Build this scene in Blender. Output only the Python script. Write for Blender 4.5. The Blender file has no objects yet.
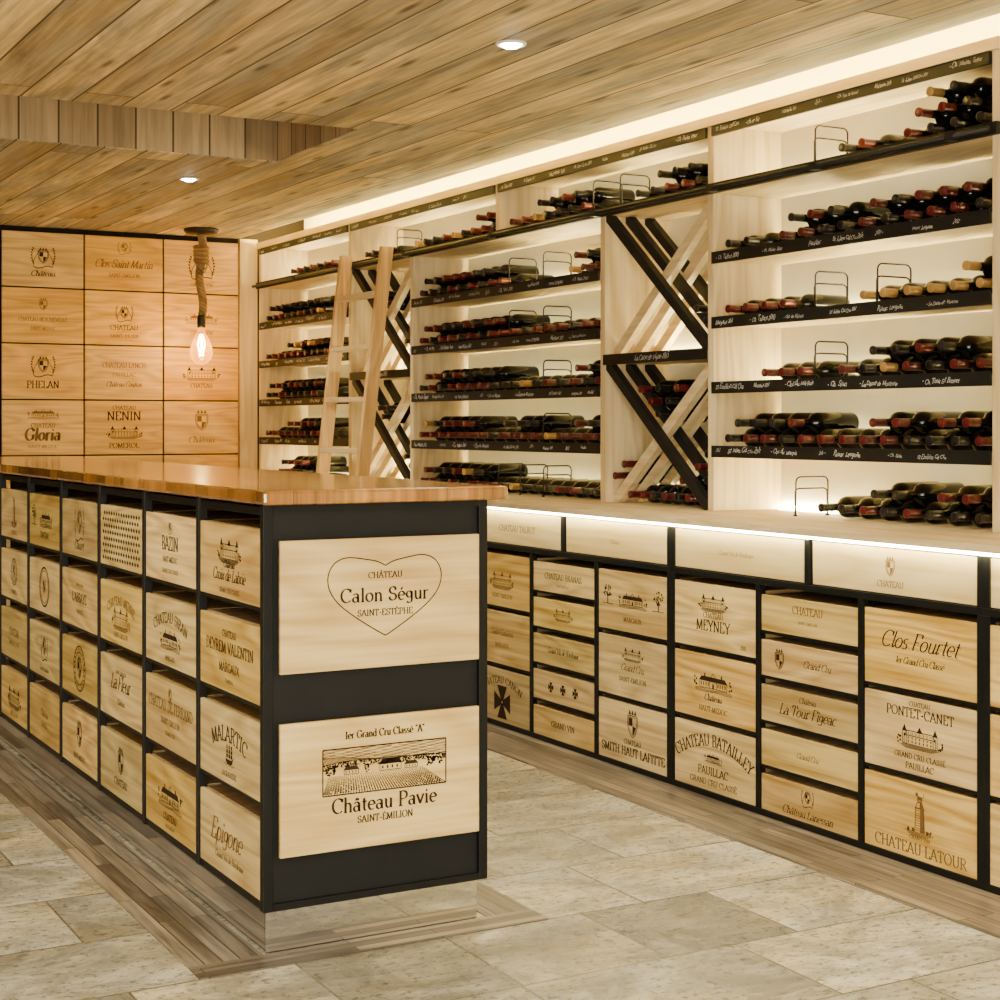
import bpy, bmesh, math, random
from mathutils import Vector
R = random.Random(11)
scene = bpy.context.scene
C = scene.collection
pi = math.pi
TH = math.radians(29.09); SN = math.sin(TH); CS = math.cos(TH); F = 1600.0; CAMZ = 1.31
def px_of(x, y): return 500 + F*(x*CS - y*SN)/(x*SN + y*CS)
def y_at(px, X):
    u = (px-500)/F
    return X*(CS - SN*u)/(SN + CS*u)

# ------------------------------------------------------------------ mesh builder
class MB:
    def __init__(s): s.v = []; s.f = []
    def box(s, x0, x1, y0, y1, z0, z1):
        b = len(s.v)
        s.v += [(x0,y0,z0),(x1,y0,z0),(x1,y1,z0),(x0,y1,z0),(x0,y0,z1),(x1,y0,z1),(x1,y1,z1),(x0,y1,z1)]
        s.f += [tuple(b+i for i in q) for q in ((0,3,2,1),(4,5,6,7),(0,1,5,4),(1,2,6,5),(2,3,7,6),(3,0,4,7))]
        return s
    def prism(s, poly, axis, a, b):
        n = len(poly); k = len(s.v)
        for t in (a, b):
            for p, q in poly:
                s.v.append({'x':(t,p,q),'y':(p,t,q),'z':(p,q,t)}[axis])
        s.f.append(tuple(k+i for i in range(n))); s.f.append(tuple(k+n+i for i in reversed(range(n))))
        for i in range(n):
            j = (i+1) % n
            s.f.append((k+i, k+j, k+n+j, k+n+i))
        return s
    def tube(s, pts, r, n=8):
        pts = [Vector(p) for p in pts]; k = len(s.v); m = len(pts); ref = None
        for i, p in enumerate(pts):
            t = (pts[min(i+1, m-1)] - pts[max(i-1, 0)]).normalized()
            if ref is None:
                ref = Vector((0,0,1)) if abs(t.z) < .9 else Vector((1,0,0))
            a = (ref - t*ref.dot(t)).normalized(); ref = a; b = t.cross(a)
            for j in range(n):
                w = 2*pi*j/n
                s.v.append(tuple(p + (a*math.cos(w) + b*math.sin(w))*r))
        for i in range(m-1):
            for j in range(n):
                j2 = (j+1) % n
                s.f.append((k+i*n+j, k+i*n+j2, k+(i+1)*n+j2, k+(i+1)*n+j))
        s.f.append(tuple(k+j for j in range(n))); s.f.append(tuple(k+(m-1)*n+j for j in range(n)))
        return s
    def lathe(s, prof, axis='z', n=20, o=(0,0,0)):
        k = len(s.v); m = len(prof)
        for t, r in prof:
            for j in range(n):
                w = 2*pi*j/n; a = r*math.cos(w); b = r*math.sin(w)
                p = {'z':(a,b,t),'x':(t,a,b),'y':(a,t,b)}[axis]
                s.v.append((p[0]+o[0], p[1]+o[1], p[2]+o[2]))
        for i in range(m-1):
            for j in range(n):
                j2 = (j+1) % n
                s.f.append((k+i*n+j, k+i*n+j2, k+(i+1)*n+j2, k+(i+1)*n+j))
        s.f.append(tuple(k+j for j in range(n))); s.f.append(tuple(k+(m-1)*n+j for j in range(n)))
        return s
    def mesh(s, name, m, off=(0,0,0), smooth=False):
        me = bpy.data.meshes.new(name)
        me.from_pydata([(v[0]-off[0], v[1]-off[1], v[2]-off[2]) for v in s.v], [], s.f)
        bm = bmesh.new(); bm.from_mesh(me); bmesh.ops.recalc_face_normals(bm, faces=bm.faces)
        bm.to_mesh(me); bm.free()
        me.materials.append(m)
        if smooth:
            for p in me.polygons: p.use_smooth = True
        return me

def link(name, me, parent=None, bevel=0, smooth_angle=False):
    o = bpy.data.objects.new(name, me); C.objects.link(o)
    if parent: o.parent = parent
    if bevel:
        b = o.modifiers.new('Bevel', 'BEVEL'); b.width = bevel; b.segments = 2; b.limit_method = 'ANGLE'
    return o
def root_loc(p):
    while p.parent: p = p.parent
    return p.location
def obj(name, mb, m, parent=None, bevel=0, smooth=False, local=False):
    off = (0,0,0) if (parent is None or local) else root_loc(parent)
    return link(name, mb.mesh(name, m, off, smooth), parent, bevel)
def tag(o, label, cat, group=None):
    o['label'] = label; o['category'] = cat
    if group: o['group'] = group
    return o
def thing(name, label, cat, loc=(0,0,0), rz=0, group=None):
    o = bpy.data.objects.new(name, None); C.objects.link(o); o.empty_display_size = .1
    o.location = loc; o.rotation_euler = (0,0,rz)
    return tag(o, label, cat, group)
def struct(name, mb, m, bevel=0):
    o = obj(name, mb, m, None, bevel); o['kind'] = 'structure'; return o

# ------------------------------------------------------------------ materials
def new_mat(name):
    m = bpy.data.materials.new(name); m.use_nodes = True
    return m, m.node_tree, m.node_tree.nodes['Principled BSDF']
def nd(nt, t, **kw):
    n = nt.nodes.new(t)
    for k, v in kw.items(): setattr(n, k, v)
    return n
def L4(c): return (c[0], c[1], c[2], 1)
def plain(name, col, rough=.5, metal=0, emit=None, es=0, noise=.12, coat=0, spec=.5):
    m, nt, b = new_mat(name)
    b.inputs['Roughness'].default_value = rough; b.inputs['Metallic'].default_value = metal
    b.inputs['Coat Weight'].default_value = coat; b.inputs['Specular IOR Level'].default_value = spec
    n = nd(nt, 'ShaderNodeTexNoise'); n.inputs['Scale'].default_value = 9; n.inputs['Detail'].default_value = 3
    tc = nd(nt, 'ShaderNodeTexCoord'); nt.links.new(tc.outputs['Object'], n.inputs['Vector'])
    r = nd(nt, 'ShaderNodeValToRGB')
    r.color_ramp.elements[0].position = .3; r.color_ramp.elements[1].position = .7
    r.color_ramp.elements[0].color = L4([c*(1-noise) for c in col]); r.color_ramp.elements[1].color = L4([min(1, c*(1+noise)) for c in col])
    nt.links.new(n.outputs['Fac'], r.inputs['Fac']); nt.links.new(r.outputs['Color'], b.inputs['Base Color'])
    if emit:
        b.inputs['Emission Color'].default_value = L4(emit); b.inputs['Emission Strength'].default_value = es
    return m
def wood(name, dark, light, grain='X', rough=.55, s=1.0, vary=.16, coat=0, ring=9, crough=.02):
    m, nt, b = new_mat(name); ln = nt.links.new
    tc = nd(nt, 'ShaderNodeTexCoord'); oi = nd(nt, 'ShaderNodeObjectInfo')
    cx = nd(nt, 'ShaderNodeCombineXYZ')
    for i, k in enumerate((19.3, 7.7, 11.1)):
        mm = nd(nt, 'ShaderNodeMath', operation='MULTIPLY'); mm.inputs[1].default_value = k
        ln(oi.outputs['Random'], mm.inputs[0]); ln(mm.outputs[0], cx.inputs[i])
    va = nd(nt, 'ShaderNodeVectorMath', operation='ADD'); ln(tc.outputs['Object'], va.inputs[0]); ln(cx.outputs[0], va.inputs[1])
    def noise(lo, hi, det, dist):
        mp = nd(nt, 'ShaderNodeMapping'); sc = [hi*s]*3; sc['XYZ'.index(grain)] = lo*s
        mp.inputs['Scale'].default_value = sc; ln(va.outputs[0], mp.inputs['Vector'])
        n = nd(nt, 'ShaderNodeTexNoise'); n.inputs['Scale'].default_value = 1; n.inputs['Detail'].default_value = det
        n.inputs['Distortion'].default_value = dist; ln(mp.outputs[0], n.inputs['Vector']); return n
    fine = noise(2.2, 60, 5, .3); big = noise(.9, 5.5, 1.5, .4)
    pp = nd(nt, 'ShaderNodeMath', operation='MULTIPLY'); pp.inputs[1].default_value = ring; ln(big.outputs['Fac'], pp.inputs[0])
    pg = nd(nt, 'ShaderNodeMath', operation='PINGPONG'); pg.inputs[1].default_value = .5; ln(pp.outputs[0], pg.inputs[0])
    a = nd(nt, 'ShaderNodeMath', operation='MULTIPLY_ADD'); a.inputs[1].default_value = .55
    ln(pg.outputs[0], a.inputs[0]); 
    f2 = nd(nt, 'ShaderNodeMath', operation='MULTIPLY'); f2.inputs[1].default_value = .75; ln(fine.outputs['Fac'], f2.inputs[0]); ln(f2.outputs[0], a.inputs[2])
    r = nd(nt, 'ShaderNodeValToRGB'); r.color_ramp.elements[0].position = .25; r.color_ramp.elements[1].position = .7
    r.color_ramp.elements[0].color = L4(dark); r.color_ramp.elements[1].color = L4(light); ln(a.outputs[0], r.inputs['Fac'])
    mr = nd(nt, 'ShaderNodeMapRange'); mr.inputs['To Min'].default_value = 1-vary; mr.inputs['To Max'].default_value = 1+vary*.4
    ln(oi.outputs['Random'], mr.inputs['Value'])
    hs = nd(nt, 'ShaderNodeHueSaturation'); ln(r.outputs['Color'], hs.inputs['Color']); ln(mr.outputs[0], hs.inputs['Value'])
    m7 = nd(nt, 'ShaderNodeMath', operation='MULTIPLY'); m7.inputs[1].default_value = 7.31; ln(oi.outputs['Random'], m7.inputs[0])
    fr = nd(nt, 'ShaderNodeMath', operation='FRACT'); ln(m7.outputs[0], fr.inputs[0])
    ms = nd(nt, 'ShaderNodeMapRange'); ms.inputs['To Min'].default_value = 1-vary*.3; ms.inputs['To Max'].default_value = 1+vary*.6; ln(fr.outputs[0], ms.inputs['Value'])
    ln(ms.outputs[0], hs.inputs['Saturation'])
    m9 = nd(nt, 'ShaderNodeMath', operation='MULTIPLY'); m9.inputs[1].default_value = 13.7; ln(oi.outputs['Random'], m9.inputs[0])
    f9 = nd(nt, 'ShaderNodeMath', operation='FRACT'); ln(m9.outputs[0], f9.inputs[0])
    mh = nd(nt, 'ShaderNodeMapRange'); mh.inputs['To Min'].default_value = .5-vary*.045; mh.inputs['To Max'].default_value = .5+vary*.01; ln(f9.outputs[0], mh.inputs['Value']); ln(mh.outputs[0], hs.inputs['Hue'])
    ln(hs.outputs[0], b.inputs['Base Color'])
    b.inputs['Roughness'].default_value = rough; b.inputs['Coat Weight'].default_value = coat; b.inputs['Coat Roughness'].default_value = crough
    return m
def planks(name, c1, c2, U, V, width, length, mortar=.004, mcol=(.05,.03,.015), rough=.6, grain=(.55, 1.15), bump=.0, spec=.4, grey=None, offset=.37, gmax=.7, knots=True, coat=0):
    m, nt, b = new_mat(name); ln = nt.links.new
    tc = nd(nt, 'ShaderNodeTexCoord'); sp = nd(nt, 'ShaderNodeSeparateXYZ'); ln(tc.outputs['Object'], sp.inputs[0])
    cb = nd(nt, 'ShaderNodeCombineXYZ'); ln(sp.outputs[U], cb.inputs[0]); ln(sp.outputs[V], cb.inputs[1])
    br = nd(nt, 'ShaderNodeTexBrick'); br.offset = offset; br.offset_frequency = 2; br.squash = 1.0
    br.inputs['Scale'].default_value = 1; br.inputs['Brick Width'].default_value = length; br.inputs['Row Height'].default_value = width
    br.inputs['Mortar Size'].default_value = mortar; br.inputs['Mortar Smooth'].default_value = .3; br.inputs['Bias'].default_value = 0
    br.inputs['Color1'].default_value = L4(c1); br.inputs['Color2'].default_value = L4(c2); br.inputs['Mortar'].default_value = L4(mcol)
    ln(cb.outputs[0], br.inputs['Vector'])
    bw = nd(nt, 'ShaderNodeVectorMath', operation='MULTIPLY_ADD'); bw.inputs[1].default_value = (37, 23, 0)
    ln(br.outputs['Color'], bw.inputs[0]); ln(cb.outputs[0], bw.inputs[2])
    def noise(sc, det, dist=.5):
        mp = nd(nt, 'ShaderNodeMapping'); mp.inputs['Scale'].default_value = sc; ln(bw.outputs[0], mp.inputs['Vector'])
        n = nd(nt, 'ShaderNodeTexNoise'); n.inputs['Scale'].default_value = 1; n.inputs['Detail'].default_value = det; n.inputs['Roughness'].default_value = .62
        n.inputs['Distortion'].default_value = dist; ln(mp.outputs[0], n.inputs['Vector']); return n
    n = noise((1.6, 42, 1), 7); n2 = noise((.9, 6, 1), 4, 1.0)
    ad = nd(nt, 'ShaderNodeMath', operation='MULTIPLY_ADD'); ad.inputs[1].default_value = .5; ln(n2.outputs['Fac'], ad.inputs[0])
    h = nd(nt, 'ShaderNodeMath', operation='MULTIPLY'); h.inputs[1].default_value = .5; ln(n.outputs['Fac'], h.inputs[0]); ln(h.outputs[0], ad.inputs[2])
    mr = nd(nt, 'ShaderNodeMapRange'); mr.inputs['From Min'].default_value = .39; mr.inputs['From Max'].default_value = .61
    mr.inputs['To Min'].default_value = grain[0]; mr.inputs['To Max'].default_value = grain[1]; ln(ad.outputs[0], mr.inputs['Value'])
    col = br.outputs['Color']; sc = mr.outputs[0]
    if grey:
        n3 = noise((.6, 3.2, 1), 6, 1.0)
        r3 = nd(nt, 'ShaderNodeMapRange'); r3.inputs['From Min'].default_value = .43; r3.inputs['From Max'].default_value = .58; r3.inputs['To Max'].default_value = gmax
        ln(n3.outputs['Fac'], r3.inputs['Value'])
        mxg = nd(nt, 'ShaderNodeMix', data_type='RGBA'); ln(r3.outputs[0], mxg.inputs['Factor']); ln(col, mxg.inputs[6]); mxg.inputs[7].default_value = L4(grey)
        mj = nd(nt, 'ShaderNodeMix', data_type='RGBA'); ln(br.outputs['Fac'], mj.inputs['Factor']); ln(mxg.outputs[2], mj.inputs[6]); mj.inputs[7].default_value = L4(mcol)
        col = mj.outputs[2]
        if knots:
            mpv = nd(nt, 'ShaderNodeMapping'); mpv.inputs['Scale'].default_value = (1.0, 5.5, 1); ln(bw.outputs[0], mpv.inputs['Vector'])
            vo = nd(nt, 'ShaderNodeTexVoronoi', voronoi_dimensions='2D'); vo.inputs['Scale'].default_value = 1; ln(mpv.outputs[0], vo.inputs['Vector'])
            kr = nd(nt, 'ShaderNodeMapRange'); kr.inputs['From Min'].default_value = .03; kr.inputs['From Max'].default_value = .10; kr.inputs['To Min'].default_value = .30; kr.inputs['To Max'].default_value = 1
            ln(vo.outputs['Distance'], kr.inputs['Value'])
            mk = nd(nt, 'ShaderNodeMath', operation='MULTIPLY'); ln(sc, mk.inputs[0]); ln(kr.outputs[0], mk.inputs[1]); sc = mk.outputs[0]
    mx = nd(nt, 'ShaderNodeVectorMath', operation='SCALE'); ln(col, mx.inputs[0]); ln(sc, mx.inputs['Scale'])
    ln(mx.outputs[0], b.inputs['Base Color'])
    b.inputs['Roughness'].default_value = rough; b.inputs['Specular IOR Level'].default_value = spec
    b.inputs['Coat Weight'].default_value = coat; b.inputs['Coat Roughness'].default_value = .08
    if bump:
        bp = nd(nt, 'ShaderNodeBump'); bp.inputs['Strength'].default_value = bump; bp.inputs['Distance'].default_value = .004
        ln(ad.outputs[0], bp.inputs['Height']); ln(bp.outputs[0], b.inputs['Normal'])
    return m
def travertine(name):
    m, nt, b = new_mat(name); ln = nt.links.new
    tc = nd(nt, 'ShaderNodeTexCoord')
    br = nd(nt, 'ShaderNodeTexBrick'); br.offset = .44; br.offset_frequency = 2; br.squash = .66; br.squash_frequency = 2
    for k, v in (('Scale',1),('Brick Width',.62),('Row Height',.405),('Mortar Size',.004),('Mortar Smooth',.3),('Bias',0)): br.inputs[k].default_value = v
    br.inputs['Color1'].default_value = (.265,.258,.218,1); br.inputs['Color2'].default_value = (.62,.60,.515,1); br.inputs['Mortar'].default_value = (.19,.175,.14,1)
    ln(tc.outputs['Object'], br.inputs['Vector'])
    bw = nd(nt, 'ShaderNodeVectorMath', operation='MULTIPLY_ADD'); bw.inputs[1].default_value = (31, 17, 0); ln(br.outputs['Color'], bw.inputs[0]); ln(tc.outputs['Object'], bw.inputs[2])
    def noise(sc, det, rough=.6, dist=.6):
        mp = nd(nt, 'ShaderNodeMapping'); mp.inputs['Scale'].default_value = sc; ln(bw.outputs[0], mp.inputs['Vector'])
        n = nd(nt, 'ShaderNodeTexNoise'); n.inputs['Scale'].default_value = 1; n.inputs['Detail'].default_value = det; n.inputs['Roughness'].default_value = rough
        n.inputs['Distortion'].default_value = dist; ln(mp.outputs[0], n.inputs['Vector']); return n.outputs['Fac']
    def rng(src, a, c, lo, hi):
        r = nd(nt, 'ShaderNodeMapRange'); r.inputs['From Min'].default_value = a; r.inputs['From Max'].default_value = c; r.inputs['To Min'].default_value = lo; r.inputs['To Max'].default_value = hi
        ln(src, r.inputs['Value']); return r.outputs[0]
    def mul(p, q):
        k = nd(nt, 'ShaderNodeMath', operation='MULTIPLY'); ln(p, k.inputs[0]); ln(q, k.inputs[1]); return k.outputs[0]
    blot = rng(noise((3.6,4.8,1), 11, .76, .9), .41, .59, .60, 1.24)
    vein = rng(noise((3.0,15,1), 6, .6, .8), .40, .60, .80, 1.10)
    pits = rng(noise((40,56,1), 4, .65, .2), .38, .45, .46, 1.0)
    warm = rng(noise((1.9,2.3,1), 5, .6, .8), .42, .60, 0, .8)
    mw = nd(nt, 'ShaderNodeMix', data_type='RGBA', blend_type='MULTIPLY'); ln(warm, mw.inputs['Factor']); ln(br.outputs['Color'], mw.inputs[6]); mw.inputs[7].default_value = (1.0,.89,.69,1)
    tot = mul(mul(blot, vein), pits)
    mx = nd(nt, 'ShaderNodeVectorMath', operation='SCALE'); ln(mw.outputs[2], mx.inputs[0]); ln(tot, mx.inputs['Scale']); ln(mx.outputs[0], b.inputs['Base Color'])
    ln(rng(blot, .60, 1.24, .30, .12), b.inputs['Roughness'])
    bp = nd(nt, 'ShaderNodeBump'); bp.inputs['Strength'].default_value = .2; bp.inputs['Distance'].default_value = .004; ln(tot, bp.inputs['Height']); ln(bp.outputs[0], b.inputs['Normal'])
    return m
def bulb_glass(name):
    m, nt, b = new_mat(name); out = nt.nodes['Material Output']
    tr = nd(nt, 'ShaderNodeBsdfTransparent'); tr.inputs[0].default_value = (1,.86,.58,1)
    b.inputs['Base Color'].default_value = (.20,.11,.03,1); b.inputs['Roughness'].default_value = .04
    b.inputs['Emission Color'].default_value = (1,.48,.10,1); b.inputs['Emission Strength'].default_value = 1.3
    lw = nd(nt, 'ShaderNodeLayerWeight'); lw.inputs['Blend'].default_value = .35
    mr = nd(nt, 'ShaderNodeMapRange'); mr.inputs['To Min'].default_value = .22; mr.inputs['To Max'].default_value = .75; nt.links.new(lw.outputs['Facing'], mr.inputs['Value'])
    mx = nd(nt, 'ShaderNodeMixShader'); nt.links.new(mr.outputs[0], mx.inputs[0]); nt.links.new(tr.outputs[0], mx.inputs[1]); nt.links.new(b.outputs[0], mx.inputs[2])
    nt.links.new(mx.outputs[0], out.inputs['Surface'])
    return m

M = {}
M['crate'] = wood('crate_pine', (.48,.30,.085), (.88,.67,.27), 'X', .5, 1, .27)
M['crate_end'] = wood('crate_pine_end', (.60,.38,.12), (.87,.65,.275), 'X', .5, .8, .04)
M['crate_body'] = wood('crate_body_pine', (.34,.20,.08), (.55,.37,.16), 'Y', .6)
M['wall_crate'] = wood('wall_crate_pine_amber_wash', (.60,.32,.06), (.92,.59,.155), 'X', .5, 1, .16)  # orange tint puts the amber light on the back wall into the pine
M['oak'] = wood('pale_oak', (.60,.44,.20), (.82,.67,.39), 'Z', .5, .8, .06)
M['oak_y'] = wood('pale_oak_lengthwise', (.60,.44,.20), (.82,.67,.39), 'Y', .5, .8, .06)
M['ladder'] = wood('ladder_ash', (.50,.29,.095), (.76,.51,.22), 'Z', .45, 1, .05)
M['counter'] = planks('varnished_countertop', (.46,.20,.040), (.70,.36,.085), 1, 0, .21, 3.9, .0012, (.34,.14,.03), .20, (.42,1.22), 0, .5, (.38,.145,.028), gmax=.8, coat=.7)
M['drawer'] = wood('drawer_front_wood', (.62,.45,.18), (.82,.66,.33), 'Y', .5, .8, .05)
M['steel'] = plain('black_steel', (.008,.0085,.009), .45, .2, spec=.3)
M['anth'] = plain('anthracite_panel', (.009,.0095,.0105), .55, spec=.25)
M['dark'] = plain('dark_interior', (.010,.007,.005), .8, spec=.2)  # near-black colour paints in the shade seen through gaps between crates
M['mirror'] = plain('polished_steel', (.82,.80,.77), .02, 1.0, noise=.01)
M['glass'] = plain('dark_wine_glass', (.0018,.0022,.0018), .06, 0, spec=.26)
M['cap_red'] = plain('red_capsule', (.10,.006,.009), .28, .2)
M['cap_gold'] = plain('gold_capsule', (.56,.35,.11), .28, .5)
M['cap_black'] = plain('black_capsule', (.008,.007,.008), .28, .2)
M['ink'] = plain('burnt_ink', (.036,.020,.010), .8, spec=.2)
M['ink_pale'] = plain('pale_burnt_ink', (.20,.11,.038), .8, spec=.2)
M['chalkboard'] = plain('chalkboard_black', (.007,.0065,.006), .6, spec=.25)
M['chalk'] = plain('white_chalk', (.66,.64,.60), .9)
M['back'] = plain('cream_back_panel', (.95,.90,.70), .6, noise=.02)
M['led'] = plain('warm_led', (1,.9,.7), .5, 0, (1,.84,.40), 165, .01)
M['led_counter'] = plain('white_led', (1,.95,.85), .5, 0, (1,.87,.50), 48, .01)
M['led_cove'] = plain('cove_led', (1,.9,.7), .5, 0, (1,.80,.29), 240, .01)
M['lens'] = plain('spot_lens', (1,1,1), .4, 0, (1,.97,.9), 90, .01)
M['white'] = plain('white_metal', (.82,.80,.76), .4, .2)
M['bulb'] = bulb_glass('clear_bulb_glass')
M['filament'] = plain('filament', (1,.8,.4), .4, 0, (1,.66,.18), 40, .01)
M['rope'] = plain('jute_rope', (.34,.20,.075), .9, noise=.45)
M['bronze'] = plain('dark_bronze', (.022,.016,.011), .45, .4)
M['wire'] = plain('dark_wire', (.02,.018,.015), .4, .6)
M['plaster'] = plain('cream_plaster', (.92,.80,.48), .8, noise=.03)
M['ceiling'] = planks('ceiling_planks', (.34,.235,.105), (.95,.74,.37), 1, 0, .19, 3.6, .0045, (.07,.045,.02), .65, (.48,1.2), .4, .3, (.38,.335,.25), gmax=.92)
M['coffer'] = planks('coffer_planks', (.34,.24,.125), (.60,.45,.26), 2, 0, .17, 3, .005, (.08,.05,.025), .7, (.65,1.1))
M['coffer_side'] = planks('coffer_side_planks', (.34,.24,.125), (.60,.45,.26), 2, 1, .17, 3, .005, (.08,.05,.025), .7, (.65,1.1))
M['floor'] = travertine('travertine_tiles')
M['floorwood_y'] = planks('wood_look_tiles_lengthwise', (.085,.064,.044), (.37,.30,.22), 1, 0, .045, .62, .002, (.04,.028,.018), .36, (.38,1.3), 0, .4, (.23,.20,.165), gmax=.9, knots=False)
M['floorwood_x'] = planks('wood_look_tiles_crosswise', (.085,.064,.044), (.37,.30,.22), 0, 1, .032, .62, .002, (.04,.028,.018), .36, (.38,1.3), 0, .4, (.23,.20,.165), gmax=.9, knots=False)
M['wallwood'] = planks('wall_planks', (.40,.26,.12), (.56,.40,.21), 2, 1, .16, 2.6, .004, (.07,.045,.02), .65)

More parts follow.
